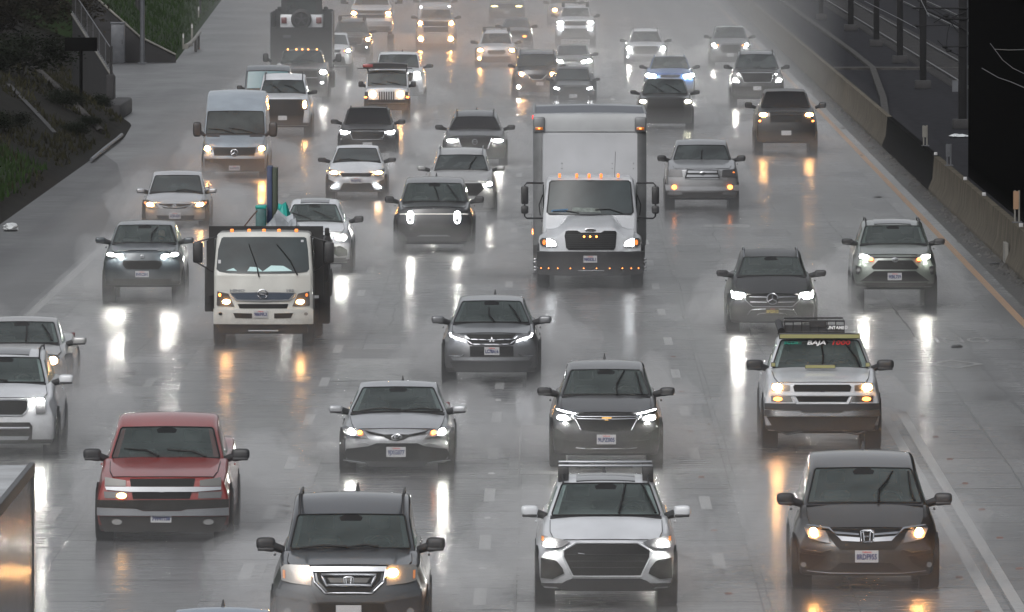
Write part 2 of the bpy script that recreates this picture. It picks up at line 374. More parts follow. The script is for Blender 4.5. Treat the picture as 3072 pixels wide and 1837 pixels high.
def vehicle(name, label, cat, typ, v, cx, hw, cw, hd, rt, he, bt, col, gy=None, s=None, feats=(), mir=None, glass=None, group=None, wheels=True, rear=True, extra=None, std=None, **ov):
    T = dict(TYPES[typ]); T.update(ov)
    if s is None: s = ((ROWY[v[1]] + gy / KZ) / KD - VPY) / H0
    gyd = H0 * s + VPY; gy = (gyd * KD - ROWY[v[1]]) * KZ
    S = s * KZ * KD; Z = FP / s
    xd = (768 * v[0] + cx / KZ) / KD; X = (xd - VPX) / s
    th = (H0 - 1) / Z
    zz = lambda py, d=.12: (gy - py) / S - th * (d - .85)
    xx = lambda px: (px - cx) / S
    root = empty(name, (X, Z - .85, 0), label, cat, group)
    HW = hw / S; dc, dr, L = T['dc'], T['dr'], T['L']
    zc = zz(cw[0], dc); hc = cw[1] / S; zr = zz(hd[0], dr); hr = hd[1] / S
    Hh = max(zr + .02, zz(rt, (dr + .8)))
    zh = zz(he, .3); zb = max(.16, zz(bt, .1)); zh = min(zh, zc - .02)
    belt = zc + .03 if typ != 'sedan' else zc + .02
    tail = T['tail']; a, lean, taper = T['a'], T['lean'], T['taper']
    zk = .55; boxy = typ in ('pickup', 'jeep', 'van')
    def F0(x, z):
        q = min(1.0, abs(x) / HW)
        k = max(0, (z - zk) / max(.1, zh - zk))
        return a * q ** 3 + lean * k * k + .03 * max(0, (zk - z)) 
    def surf(x, z, off): 
        return Vector((x, F0(x, z) - off, z))
    def ztop(x, y):
        q = abs(x) / HW
        if y < dc: z = lerp(zh, zc, sstep(.15 + .85 * max(0, y) / dc) if y > 0 else 0) if False else lerp(zh, zc, (max(0, y) / dc) ** .8)
        elif tail is None or y < T['re']: z = belt
        else: z = lerp(belt, tail, min(1, (y - T['re']) / .5))
        return z - (.05 if boxy else .10) * q ** 3 * (1 if y < dc + .3 else .5)
    zclad = .62 if typ in ('suv', 'jeep') else .35
    def fbody(u, t, vv):
        y0 = L * t ** 1.25
        w = HW * (lerp(taper, 1.0, sstep(y0 / .7)) if y0 < .7 else lerp(1, .96, sstep((y0 - L + .6) / .6)))
        w *= lerp(.97, 1, sstep(vv / .3)) * (1 - (.07 if boxy else .11) * sstep((vv - .62) / .38))
        x = u * w
        zt = ztop(x, y0); z0 = zb + .02 * sstep(y0 / .8)
        z = lerp(z0, zt, vv)
        f = F0(u * HW, z)
        y = y0 + f * (1 - sstep(y0 / 1.1))
        if y0 > L - .7:
            y -= (.16 * abs(u) ** 3 + .10 * vv ** 2) * sstep((y0 - L + .7) / .7)
        return Vector((x, y, z))
    bm = gridbox(14, 22, 8, fbody, lambda u, t, vv: 1 if vv < (.12 if typ != 'jeep' else .2) and vv > 0 else 0)
    body = fin('body', bm, [col, CLAD], root, 50)
    md = body.modifiers.new('round', 'BEVEL'); md.width = .045; md.segments = 3; md.limit_method = 'ANGLE'; md.angle_limit = R(48)
    # cabin
    re_, rb = T['re'], T['rb']
    def wsurf(x, vv, off):
        w = lerp(hc, hr, vv); q = min(1.2, abs(x) / w)
        bow = .10 * q * q if typ != 'jeep' else .02 * q * q
        n = Vector((0, -(zr - zc), dr - dc)).normalized()
        return Vector((x, lerp(dc, dr, vv) + bow, lerp(zc, zr, vv) - .012 * q * q)) + n * off * 1.0
    crown = .035 if typ != 'van' else .05
    def fcab(u, t, vv):
        w = lerp(hc, hr, vv) * (1 - (.03 if typ != 'van' else .0) * (2 * t - 1) ** 2 * (t > .5))
        if typ == 'sedan': w *= 1 - .06 * sstep((t - .6) / .4)
        x = u * w
        yf = wsurf(x, vv, 0).y; yb = lerp(rb, re_, vv) - .08 * u * u
        y = lerp(yf, yb, t)
        zt = zr + (Hh - zr) * math.sin(min(1, t * 2.2) * math.pi / 2) - (Hh - zr + .03) * sstep((t - .55) / .45) * (1 if typ == 'sedan' else .5) - crown * u * u
        z = lerp(zc - .06, zt, vv) if vv > 0 else min(zc, belt) - .10
        return Vector((x, y, z))
    gl = glass or GLASS
    bm = gridbox(12, 12, 6, fcab)
    if s > 95 and not glass:
        gl = CGLASS
        kill = []
        for f in bm.faces:
            c = f.calc_center_median()
            us = [v.co for v in f.verts]
            dv = (c.z - (zc - .06)) / (zr - zc + .06)
            wf = lerp(hc, hr, dv); yf0 = wsurf(c.x, dv, 0).y
            if abs(c.y - yf0) < .05 and abs(c.x) < wf * .86 and .03 < dv < .97 and abs(f.normal.z) < .95 and all(abs(v.y - wsurf(v.x, (v.z - zc + .06) / (zr - zc + .06), 0).y) < .12 for v in us): kill.append(f)
        bmesh.ops.delete(bm, geom=kill, context='FACES')
        interior(root, zc, zr, dc, dr, hc, hr)
    cab = fin('cabin', bm, T.get('cabmat', col), root, 50)
    md = cab.modifiers.new('round', 'BEVEL'); md.width = .07 if typ not in ('jeep',) else .04; md.segments = 3; md.limit_method = 'ANGLE'; md.angle_limit = R(42)
    m0 = 1 - .07 / hc; m1 = 1 - .055 / hr
    vb, vt = .03, .975
    def edge(vv): return lerp(hc * m0, hr * m1, vv)
    N = 8
    rc = .05
    pts = [(-edge(vb) * k, vb) for k in (-.98, -.5, 0, .5, .98)]
    pts += [(-edge(vb + .06), vb + .06), (-edge(.5), .5), (-edge(vt - .05), vt - .05), (-edge(vt) * .97, vt), (0, vt + .01), (edge(vt) * .97, vt), (edge(vt - .05), vt - .05), (edge(.5), .5), (edge(vb + .06), vb + .06)]
    wsh = patch('windshield', pts, wsurf, gl, root, .012, .03)
    if s > 95:
        patch('rearview_mirror', [(-.13, .80), (.13, .80), (.15, .90), (.07, .985), (-.07, .985), (-.15, .90)], wsurf, DARK, root, .014, .01)
    if s > 60:
        bmx = bmesh.new(); q_ = []
        for i_ in range(len(pts)):
            a_, b_ = pts[i_], pts[(i_ + 1) % len(pts)]
            q_ += [(lerp(a_[0], b_[0], j_ / 3), lerp(a_[1], b_[1], j_ / 3)) for j_ in range(3)]
        add_tube(bmx, [wsurf(p_[0], p_[1], .012) for p_ in q_], .013, 5, True); fin('windshield_seal', bmx, DARK, root)
    # cowl strip
    patch('cowl_panel', [(-hc * .93, -.035), (hc * .93, -.035), (hc * .93, .035), (-hc * .93, .035)], wsurf, BLACK, root, .004, .03)
    # side and rear windows
    def side(sg):
        def f(y, vv, off):
            w = lerp(hc, hr, vv); 
            t = (y - lerp(dc, dr, vv)) / (lerp(rb, re_, vv) - lerp(dc, dr, vv))
            if typ == 'sedan': w *= 1 - .06 * sstep((t - .6) / .4)
            else: w *= 1 - (.03 if typ != 'van' else 0) * (2 * t - 1) ** 2 * (t > .5)
            return Vector((sg * (w + off + .002), y, lerp(zc - .06, zr, vv)))
        return f
    if typ == 'van': rng = [(dc + .35, dc + 1.5)]
    else:
        nwin = 2 if typ in ('sedan', 'pickup', 'jeep') else 3
        a0, a1 = dc + .30, min(rb, re_ + .45) - .15
        rng = [(lerp(a0, a1, i / nwin) + .03, lerp(a0, a1, (i + 1) / nwin) - .03) for i in range(nwin)]
    for sg in (-1, 1):
        for i, (y0, y1) in enumerate(rng):
            sl = (dr - dc) / 1.0 if i == 0 else 0
            patch('side_window', [(y0, .14), (y1, .14), (min(y1, max(y0 + .2, y1 - (.25 if i == len(rng) - 1 and typ == 'sedan' else 0))), .88), (y0 + sl * .75, .88)], side(sg), gl, root, .006, .02, .4)
    if rear:
        fr = lambda x, vv, off: Vector((x, lerp(rb, re_, vv) - .08 * (x / lerp(hc, hr, vv)) ** 2 + off + .004, lerp(zc - .06, zr - .05, vv)))
        patch('rear_window', [(-hr * .85, .15), (hr * .85, .15), (hr * .8, .88), (-hr * .8, .88)], fr, gl, root, .006, .02)
        for sg in (-1, 1):
            boxo('tail_light', tuple(sorted((sg * HW * .70, sg * HW * .90))) + (L - .25, L - .02 if tail else L - .1, .75, .95), REDL, root, .02)
    # hood panel and shut line
    hp = lambda x, y, off: Vector((x, y + F0(x, zh) * (1 - sstep(y / 1.1)), ztop(x, y) + off))
    if typ not in ('van',):
        k = .80
        patch('hood', [(-HW * k * .93, .10), (-HW * .4, .045), (HW * .4, .045), (HW * k * .93, .10), (HW * k, .5), (hc * .93, dc - .05), (-hc * .93, dc - .05), (-HW * k, .5)], hp, col, root, .012, .02, .22)
        if s > 95:
            hq = [(-hc * .93, dc - .05), (-HW * k, .5), (-HW * k * .93, .10), (-HW * .4, .045), (0, .045), (HW * .4, .045), (HW * k * .93, .10), (HW * k, .5), (hc * .93, dc - .05)]
            hq2 = [(lerp(hq[i_][0], hq[i_ + 1][0], j_ / 4), lerp(hq[i_][1], hq[i_ + 1][1], j_ / 4)) for i_ in range(8) for j_ in range(4)] + [hq[-1]]
            bmx = bmesh.new(); add_tube(bmx, [hp(p_[0], p_[1], .010) for p_ in hq2], .006, 5); fin('hood_seam', bmx, DARK, root)
    # wheels
    r = T['wr']; wy = (.85, L - (.95 if typ not in ('pickup',) else 1.15))
    if wheels:
        for y in wy:
            for sg in (-1, 1):
                bm = bmesh.new()
                bmesh.ops.create_cone(bm, cap_ends=True, segments=24, radius1=r * 1.15, radius2=r * 1.15, depth=.26, matrix=Matrix.Translation((sg * (HW - .125), y, r * 1.02)) @ Matrix.Rotation(R(90), 4, 'Y'))
                fin('wheel_arch', bm, DARK, root)
                wheel(root, sg * (HW - .115), y, r, .27)
    bmx = bmesh.new(); add_box(bmx, -HW * .8, HW * .8, .5, L - .4, max(.2, zb - .06), zb + .05)
    fin('underbody', bmx, DARK, root)
    # mirrors
    mm = dict(w=.25, h=.17, mat=BLACK, tall=False, dx=.02, dz=.03, y=dc + .35)
    mm.update(mir or {})
    for sg in (-1, 1):
        mirrorball(root, sg, sg * (max(HW, hc) + mm['dx'] - .05), mm['y'], belt + mm['dz'], mm['w'], mm['h'], mm['mat'], tall=mm['tall'])
        boxo('door_handle', tuple(sorted((sg * (HW * .985), sg * (HW * .985 + .03)))) + (dc + 1.15, dc + 1.35, belt - .18, belt - .15), col, root, .008)
    # features
    mx = lambda pts: [(2 * cx - p[0], p[1]) for p in pts][::-1]
    cvt = lambda pts: [(xx(p[0]), zz(p[1])) for p in pts]
    ell = lambda x, y, rx, ry, n=16: [(x + rx * math.cos(2 * math.pi * k / n), y + ry * math.sin(2 * math.pi * k / n)) for k in range(n)]
    def lamp(l, par, flip):
        x, y, rx, ry, m = l[:5]
        if flip: x = 2 * cx - x
        patch('lamp', cvt(ell(x, y, rx, ry)), surf, m, par, .040, .02, 9)
    if std: feats = list(feats) + stdfeat(std, cx, hw, he, bt, S, gy)
    for ft in feats:
        k = ft[0]
        if k == 'p':
            _, nm, m, pts, mi = ft[:5]; off = ft[5] if len(ft) > 5 else .01
            patch(nm, cvt(pts), surf, m, root, off)
            if mi: patch(nm, cvt(mx(pts)), surf, m, root, off)
        elif k == 't':
            _, nm, m, rr, pts, mi, cl = ft[:7]
            for P_ in ([pts, mx(pts)] if mi else [pts]):
                # refine
                q = []
                P2 = P_ + [P_[0]] if cl else P_
                for i in range(len(P2) - 1):
                    for j in range(4): q.append((lerp(P2[i][0], P2[i + 1][0], j / 4), lerp(P2[i][1], P2[i + 1][1], j / 4)))
                if not cl: q.append(P2[-1])
                tubeo(nm, [surf(*c, .018) for c in cvt(q)], rr / S, m, root, 6, cl)
        elif k == 'e':
            _, nm, m, x, y, rx, ry, mi = ft[:8]
            for fl in ((0, 1) if mi else (0,)):
                patch(nm, cvt(ell(2 * cx - x if fl else x, y, rx, ry)), surf, m, root, ft[8] if len(ft) > 8 else .02, .02, 9)
        elif k == 'h':
            _, lm, pts, lamps, mi = ft[:5]
            for fl in ((0, 1) if mi else (0,)):
                hl = patch('headlight', cvt(mx(pts) if fl else pts), surf, lm, root, .012, .02, .2)
                for l in lamps: lamp(l, hl, fl)
        elif k == 'pl':
            plate(root, surf, xx(ft[1]), zz(ft[2]), ft[3] / S, ft[4] / S, ft[5], *ft[6:])
        elif k == 'em':
            emblem(ft[1], root, surf, xx(ft[2]), zz(ft[3]), ft[4] / S, ft[5])
        elif k == 'w':
            pts = [(xx(p[0]), (cw[0] - p[1]) / (cw[0] - hd[0])) for p in ft[1]]
            bmw = bmesh.new(); add_tube(bmw, [wsurf(p[0], p[1], .045 if i < len(pts) - 1 else .02) for i, p in enumerate(pts)], [.019, .017, .014, .012][:len(pts)], 5)
            fin('wiper', bmw, DARK, root)
        elif k == 'rails':
            m = ft[1]; ext_ = (ft[2] if len(ft) > 2 else .05) * .5
            for sg in (-1, 1):
                xr = sg * hr * .90; y0, y1 = dr + .15, re_ - .1
                tubeo('roof_rail', [(xr, y0, zr - .02), (xr, y0 + .15, Hh + ext_ - .01), (xr, (y0 + y1) / 2, Hh + ext_), (xr, y1 - .2, Hh + ext_ - .02), (xr, y1, Hh - .10)], .018, m, root)
        elif k == 'bars':
            zb_ = Hh + ft[2]
            for y in (dr + .45, re_ - .8):
                boxo('crossbar', (-hr * 1.0, hr * 1.0, y - .04, y + .04, zb_ - .015, zb_ + .015), ft[1], root, .01)
                for sg in (-1, 1): boxo('crossbar_foot', tuple(sorted((sg * hr * .78, sg * hr * 1.01))) + (y - .06, y + .06, Hh - .08, zb_ - .016), BLACK, root, .01)
        elif k == 'pano':
            fz = lambda x, y, off: Vector((x, y, zr + (Hh - zr) * math.sin(min(1, (y - dr) / (re_ - dr) * 2.2) * math.pi / 2) - crown * (x / hr) ** 2 + off))
            patch('sunroof', [(-hr * .62, dr + .22), (hr * .62, dr + .22), (hr * .62, dr + 1.0), (-hr * .62, dr + 1.0)], fz, PANO, root, .012, .02, .2)
        elif k == 'fin':
            x = ft[1] / S if len(ft) > 1 else 0
            bmf = gridbox(2, 3, 2, lambda u, t, v: Vector((x + u * .03 * (1 - .8 * v), re_ - .5 + t * .2 + v * .08 * (1 - t), Hh - .04 + v * .11)))
            fin('antenna', bmf, BLACK, root)
    info = dict(root=root, S=S, cx=cx, xx=xx, zz=zz, surf=surf, wsurf=wsurf, HW=HW, Hh=Hh, zr=zr, zc=zc, hr=hr, hc=hc, dr=dr, dc=dc, re=re_, L=L, cw=cw, hd=hd, col=col, zh=zh, ztop=ztop, belt=belt, cvt=cvt)
    if extra: extra(info)
    SPRAY.append((X, Z - .85, HW, L))
    return info
def stdfeat(kind, cx, hw, he, bt, S, gy):
    """usual front of a distant car: grille, lower intake, plate"""
    h = bt - he; o = []
    G = lambda x0, y0, x1, y1, k=.85: [(cx - hw * x0, he + h * y0), (cx + hw * x0, he + h * y0), (cx + hw * x1, he + h * y1), (cx - hw * x1, he + h * y1)]
    if kind == 'wide':
        o.append(('p', 'grille', DARK, G(.62, .06, .50, .42), 0)); o.append(('t', 'grille_trim', SATIN, 3, G(.62, .06, .50, .42), 0, True))
        o.append(('p', 'lower_grille', CLAD, G(.72, .58, .80, .95), 0))
    elif kind == 'tall':
        o.append(('p', 'grille', DARK, G(.66, .04, .60, .62), 0)); o.append(('p', 'lower_grille', CLAD, G(.85, .70, .85, .97), 0))
        o.append(('t', 'grille_bar', SATIN, 4, [(cx - hw * .6, he + h * .3), (cx + hw * .6, he + h * .3)], 0, False))
    elif kind == 'slim':
        o.append(('p', 'grille', DARK, G(.45, .06, .36, .22), 0)); o.append(('p', 'lower_grille', CLAD, G(.60, .45, .70, .88), 0))
    elif kind == 'hex':
        o.append(('p', 'grille', DARK, [(cx - hw * .4, he + h * .04), (cx + hw * .4, he + h * .04), (cx + hw * .52, he + h * .28), (cx + hw * .36, he + h * .52), (cx - hw * .36, he + h * .52), (cx - hw * .52, he + h * .28)], 0))
        o.append(('p', 'lower_grille', CLAD, G(.7, .68, .78, .96), 0))
    elif kind == 'truck':
        o.append(('p', 'grille', DARK, G(.64, .03, .62, .40), 0)); o.append(('t', 'grille_trim', CHROME, 4, G(.64, .03, .62, .40), 0, True))
        o.append(('t', 'grille_bar', CHROME, 4, [(cx - hw * .6, he + h * .21), (cx + hw * .6, he + h * .21)], 0, False))
        o.append(('p', 'bumper', SATIN, G(.93, .55, .93, .74), 0, .05)); o.append(('p', 'lower_grille', CLAD, G(.88, .78, .84, .98), 0))
    o.append(('pl', cx, he + h * .64, .30 * S, .15 * S, ''))
    return o
# ---------------------------------------------------------------- ground, road, markings
def flat(name, pts, z, mat, parent=None, kind='structure', label=None):
    bm = bmesh.new(); bm.faces.new([bm.verts.new((x, y, z)) for x, y in pts])
    bmesh.ops.triangulate(bm, faces=bm.faces)
    o = fin(name, bm, mat, parent, smooth=False)
    for p in o.data.polygons:
        if p.normal.z < 0: o.data.flip_normals(); break
    if parent is None: tag(o, kind=kind, label=label)
    return o
def roadmat(name, base, rough, joints=True, dark=0.0, wetvar=.5, bumpk=1.0, spec=.5):
    m, n, l, b = nmat(name)
    tc = n.new('ShaderNodeTexCoord')
    def noise(sc, det, mp=(1, 1, 1), ro=.5):
        mpn = n.new('ShaderNodeMapping'); mpn.inputs['Scale'].default_value = mp; l.new(tc.outputs['Object'], mpn.inputs['Vector'])
        t = n.new('ShaderNodeTexNoise'); t.inputs['Scale'].default_value = sc; t.inputs['Detail'].default_value = det; t.inputs['Roughness'].default_value = ro
        l.new(mpn.outputs[0], t.inputs['Vector']); return t
    def mr(src, a, b_, c, d):
        r = n.new('ShaderNodeMapRange'); r.inputs['From Min'].default_value = a; r.inputs['From Max'].default_value = b_
        r.inputs['To Min'].default_value = c; r.inputs['To Max'].default_value = d; l.new(src, r.inputs['Value']); return r.outputs[0]
    def math_(op, x, y):
        q = n.new('ShaderNodeMath'); q.operation = op
        for i, w in enumerate((x, y)):
            if isinstance(w, (int, float)): q.inputs[i].default_value = w
            else: l.new(w, q.inputs[i])
        return q.outputs[0]
    big = noise(.35, 6, (1, .22, 1)); streak = noise(1.3, 4, (1, .012, 1)); fine = noise(3.2, 3, (1, .35, 1)); cross = noise(2.0, 5, (.45, 1.5, 1), .7)
    f = math_('MULTIPLY', mr(big.outputs['Fac'], .3, .7, .62, 1.32), mr(streak.outputs['Fac'], .3, .7, .72, 1.25))
    if joints:
        mp = n.new('ShaderNodeMapping'); mp.inputs['Scale'].default_value = (1, .12, 1); mp.inputs['Rotation'].default_value = (0, 0, R(90)); mp.inputs['Location'].default_value = (1.9, .47, 0)
        l.new(tc.outputs['Object'], mp.inputs['Vector'])
        br = n.new('ShaderNodeTexBrick'); br.inputs['Scale'].default_value = 1; br.inputs['Brick Width'].default_value = .552; br.inputs['Row Height'].default_value = 3.32
        br.inputs['Mortar Size'].default_value = .013; br.inputs['Mortar Smooth'].default_value = .4; br.offset = .37; br.inputs['Bias'].default_value = 0
        br.inputs['Color1'].default_value = (.55, .55, .55, 1); br.inputs['Color2'].default_value = (1.2, 1.2, 1.2, 1); br.inputs['Mortar'].default_value = (.18, .18, .18, 1)
        l.new(mp.outputs[0], br.inputs['Vector'])
        f = math_('MULTIPLY', f, br.outputs['Color'])
    x = n.new('ShaderNodeMix'); x.data_type = 'RGBA'; x.blend_type = 'MULTIPLY'; x.inputs[0].default_value = 1
    x.inputs[6].default_value = (*base, 1); l.new(f, x.inputs[7]); l.new(x.outputs[2], b.inputs['Base Color'])
    if joints:
        sxx = n.new('ShaderNodeSeparateXYZ'); l.new(tc.outputs['Object'], sxx.inputs[0])
        wob = math_('MULTIPLY', math_('SUBTRACT', streak.outputs['Fac'], .5), .5)
        ph = math_('MULTIPLY', math_('ADD', math_('SUBTRACT', sxx.outputs['X'], 1.56), wob), 3.7512)
        trk = math_('COSINE', ph, 0)
        slab = math_('SUBTRACT', br.outputs['Color'], .88)
    rg = math_('ADD', mr(cross.outputs['Fac'], .35, .65, -.06, .06), mr(big.outputs['Fac'], .35, .65, -.05, .06))
    rg = math_('ADD', rg, rough)
    if joints:
        rg = math_('SUBTRACT', rg, math_('MULTIPLY', trk, .045)); rg = math_('ADD', rg, math_('MULTIPLY', slab, -.03))
        sp = math_('MULTIPLY', math_('SUBTRACT', 1, math_('MULTIPLY', br.outputs['Fac'], .8)), spec); l.new(sp, b.inputs['Specular IOR Level'])
        sp2 = n.new('ShaderNodeClamp'); l.new(rg, sp2.inputs[0]); sp2.inputs[1].default_value = .08; sp2.inputs[2].default_value = .6; rg = sp2.outputs[0]
    l.new(rg, b.inputs['Roughness'])
    bh = math_('ADD', math_('MULTIPLY', cross.outputs['Fac'], .6), math_('MULTIPLY', fine.outputs['Fac'], .25))
    if joints: bh = math_('SUBTRACT', bh, math_('MULTIPLY', br.outputs['Fac'], .8))
    bp = n.new('ShaderNodeBump'); bp.inputs['Strength'].default_value = .17 * bumpk; bp.inputs['Distance'].default_value = .022
    l.new(bh, bp.inputs['Height']); l.new(bp.outputs[0], b.inputs['Normal'])
    b.inputs['Specular IOR Level'].default_value = spec
    return m
ROAD = roadmat('wet_concrete', (.105, .105, .108), .235)
SHOULD = roadmat('wet_shoulder', (.05, .05, .05), .4, joints=False, bumpk=2)
RAMP = roadmat('wet_ramp_asphalt', (.050, .050, .052), .40, joints=False, spec=.42)
SHLD = roadmat('rough_shoulder_asphalt', (.030, .030, .032), .46, joints=False, spec=.26, bumpk=2)
CONCF = pmat('dull_concrete', (.045, .043, .042), .9, spec=.1, vary=.4)
GUT = roadmat('gutter_grime', (.030, .028, .025), .6, joints=False, bumpk=4, spec=.12)
SOIL = pmat('soil', (.007, .0065, .005), 1.0, spec=.1, bump=.6, bscale=1.5, vary=.5, vscale=.5)
GRASSM = pmat('slope_grass', (.014, .026, .009), .95, spec=.1, bump=.5, bscale=4, vary=.45, vscale=.8)
BALLAST = pmat('ballast', (.016, .016, .019), 1.0, spec=.05, bump=1.0, bscale=9, vary=.55, vscale=2.2)
CONC = pmat('weathered_concrete', (.085, .075, .058), .9, spec=.03, bump=.4, bscale=9, vary=.4, vscale=1.2)
CONCL = pmat('pale_concrete', (.16, .155, .14), .6, bump=.4, bscale=9, vary=.3, vscale=1.5)
CONCD = pmat('dark_concrete', (.018, .0175, .019), .8, bump=.5, bscale=5, vary=.4, vscale=1.5)
LINEW = pmat('white_road_paint', (.30, .30, .295), .30, bump=.2, bscale=30, vary=.25, vscale=4)
LINEF = pmat('faded_white_paint', (.20, .20, .195), .32, bump=.2, bscale=30, vary=.35, vscale=2)
LINEY = pmat('yellow_road_paint', (.34, .17, .05), .45, bump=.2, bscale=30, vary=.3, vscale=2)
STEEL = pmat('galvanised_steel', (.085, .09, .10), .5, .3, vary=.2, vscale=4)
DSTEEL = pmat('dark_steel', (.012, .012, .013), .6)

flat('ground', [(-2500, 20), (2500, 20), (2500, 6000), (-2500, 6000)], -.06, SOIL)
road = flat('road', [(-11.35, 60), (10.35, 60), (10.35, 2600), (-11.35, 2600)], 0, ROAD)
flat('road_shoulder', [(-14.6, 60), (-11.35, 60), (-11.35, 2600), (-21.5, 2600), (-20.6, 735), (-17.2, 537), (-20.1, 536), (-19.65, 490), (-19.5, 480), (-16.5, 441), (-15.1, 425), (-14.8, 403), (-14.7, 380)], -.002, RAMP)
flat('gutter', [(10.35, 60), (11.7, 60), (11.7, 2600), (10.35, 2600)], -.002, GUT)

def dashes(name, x, z0, step, n0, n1, w=.17, ln=3.66, mat=LINEW):
    bm = bmesh.new()
    for k in range(n0, n1):
        c = z0 + step * k
        bm.faces.new([bm.verts.new(p) for p in ((x - w / 2, c - ln / 2, .004), (x + w / 2, c - ln / 2, .004), (x + w / 2, c + ln / 2, .004), (x - w / 2, c + ln / 2, .004))])
    return tag(fin(name, bm, mat, smooth=False), kind='structure')
flat('shoulder_asphalt', [(-14.6, 60), (-11.5, 60), (-11.5, 300), (-12.4, 345), (-13.6, 372), (-14.5, 384), (-14.6, 380)], .002, SHLD)
dashes('lane_line_paint', 2.40, 169.1, 14.63, -4, 50)
dashes('lane_line_paint', -.96, 161.1, 12.4, -4, 56)
dashes('lane_line_paint', -4.28, 166.6, 14.4, -4, 50)
dashes('lane_line_paint', -7.58, 195.2, 14.4, -6, 46, mat=LINEF)
def strip(name, x0, x1, ya, yb, mat, z=.004): return flat(name, [(x0, ya), (x1, ya), (x1, yb), (x0, yb)], z, mat)
strip('carpool_stripe_paint', 5.87, 6.04, 60, 212, LINEW); strip('carpool_stripe_paint', 6.20, 6.37, 60, 212, LINEW)
strip('yellow_edge_line', 9.93, 10.10, 60, 1500, LINEY)
strip('white_edge_line', -11.30, -11.12, 60, 420, LINEF)
# sealed cracks and longitudinal joints
def wavy(name, x0, x1, ya, yb, w, mat, seed, amp=.05, st=1.2, z=.003):
    rnd = random.Random(seed); bm = bmesh.new(); prev = None; y = ya; off = 0
    while y < yb:
        x = lerp(x0, x1, (y - ya) / (yb - ya)) + off; off += rnd.uniform(-amp, amp); off *= .9
        ww = w * rnd.uniform(.5, 1.4)
        c = (bm.verts.new((x - ww / 2, y, z)), bm.verts.new((x + ww / 2, y, z)))
        if prev: bm.faces.new((prev[0], prev[1], c[1], c[0]))
        prev = c; y += st * rnd.uniform(.6, 1.4)
    return tag(fin(name, bm, mat, smooth=False), kind='structure')
CRK = pmat('wet_crack', (.02, .02, .02), .25)
wavy('road_crack', 4.05, 4.25, 120, 330, .03, CRK, 1)
wavy('road_crack', 7.55, 7.45, 90, 330, .045, CRK, 2, .02)
wavy('road_crack', 8.6, 8.5, 120, 250, .07, CRK, 3, .06)
wavy('road_crack', -8.6, -8.0, 150, 300, .03, CRK, 4)
wavy('road_crack', -3.4, -3.6, 250, 420, .03, CRK, 5)
wavy('road_crack', -.5, -.5, 90, 420, .025, CRK, 6, .01)
wavy('road_crack', 2.95, 2.95, 90, 420, .02, CRK, 7, .01)
rnd = random.Random(11)
PATCHD = roadmat('dark_patch', (.085, .085, .085), .30, joints=False)
PATCHL = roadmat('pale_patch', (.22, .22, .215), .28, joints=False)
bm = bmesh.new(); bm2 = bmesh.new()
for k in range(46):
    y = rnd.uniform(120, 330); x = rnd.choice([7.9, 8.8, 9.3, 9.0, 3.3, 4.9, -2.2, -.2, -5.2, 1.2, -3.2]) + rnd.uniform(-.3, .3)
    w = rnd.uniform(.35, .9); ln = rnd.choice([2.3, 4.6, 4.6, 9.2])
    B = bm if rnd.random() < .7 else bm2
    B.faces.new([B.verts.new(p) for p in ((x - w, y, .0015 + .0001 * (k % 8)), (x + w, y, .0015 + .0001 * (k % 8)), (x + w, y + ln, .0015 + .0001 * (k % 8)), (x - w, y + ln, .0015 + .0001 * (k % 8)))])
tag(fin('road_patch', bm, PATCHD, smooth=False), kind='structure'); tag(fin('road_patch', bm2, PATCHL, smooth=False), kind='structure')
# carpool lane words and diamond, facing the oncoming drivers
def roadtext(s, x, y, hgt, wid):
    me = textmesh(s, 1.0, 0, .0)
    xs = [v.co.x for v in me.vertices]; ys = [v.co.y for v in me.vertices]
    o = link('road_lettering', me, LINEF)
    o.scale = (wid / (max(xs) - min(xs)), hgt / (max(ys) - min(ys)), 1); o.rotation_euler = (0, 0, R(180)); o.location = (x, y, .005)
    return tag(o, kind='structure')
roadtext('ONLY', 8.15, 299000 / (824 + 407), 2.6, 1.7)
roadtext('POOL', 8.15, 299000 / (738 + 407), 2.6, 1.9)
roadtext('CAR', 8.15, 299000 / (712 + 407), 2.6, 1.4)
def ringflat(name, out, inn, z, mat):
    bm = bmesh.new(); o = [bm.verts.new((x, y, z)) for x, y in out]; i = [bm.verts.new((x, y, z)) for x, y in inn]
    for k in range(len(o)): bm.faces.new((o[k], o[(k + 1) % len(o)], i[(k + 1) % len(o)], i[k]))
    return tag(fin(name, bm, mat, smooth=False), kind='structure')
dy = 299000 / (883 + 407)
ringflat('carpool_diamond_paint', [(7.32, dy), (7.9, dy - 1.95), (8.48, dy), (7.9, dy + 1.95)], [(7.50, dy), (7.9, dy - 1.4), (8.30, dy), (7.9, dy + 1.4)], .005, LINEF)
# raised markers
MKM = pmat('marker_amber', (.15, .075, .06), .4); MKW = pmat('marker_white', (.4, .4, .4), .4)
def marker(x, y, kind_, first={}):
    if kind_ not in first:
        bm = bmesh.new(); add_box(bm, -.055, .055, -.05, .05, 0, .02)
        for v in bm.verts:
            if v.co.z > .01: v.co.x *= .7; v.co.y *= .5
        me = bpy.data.meshes.new('raised_marker'); bm.to_mesh(me); bm.free(); me.materials.append(MKM if kind_ == 'r' else MKW); first[kind_] = me
    o = bpy.data.objects.new('raised_marker', first[kind_]); C.objects.link(o); o.location = (x, y, 0)
    tag(o, 'small low raised reflective marker stuck on the wet road between painted lines', 'road marker', 'raised pavement markers')
for k in range(6):
    marker(2.43, 169.1 + 7.3 + 14.63 * k - 14.63, 'r')
for k in range(5):
    marker(-.96, 161.1 + 6.2 + 12.4 * k, 'w')
for k in range(8):
    marker(6.62, 160 + 7.3 * k, 'r')
for k in range(3): marker(5.70, 158 + 7.3 * k, 'r')

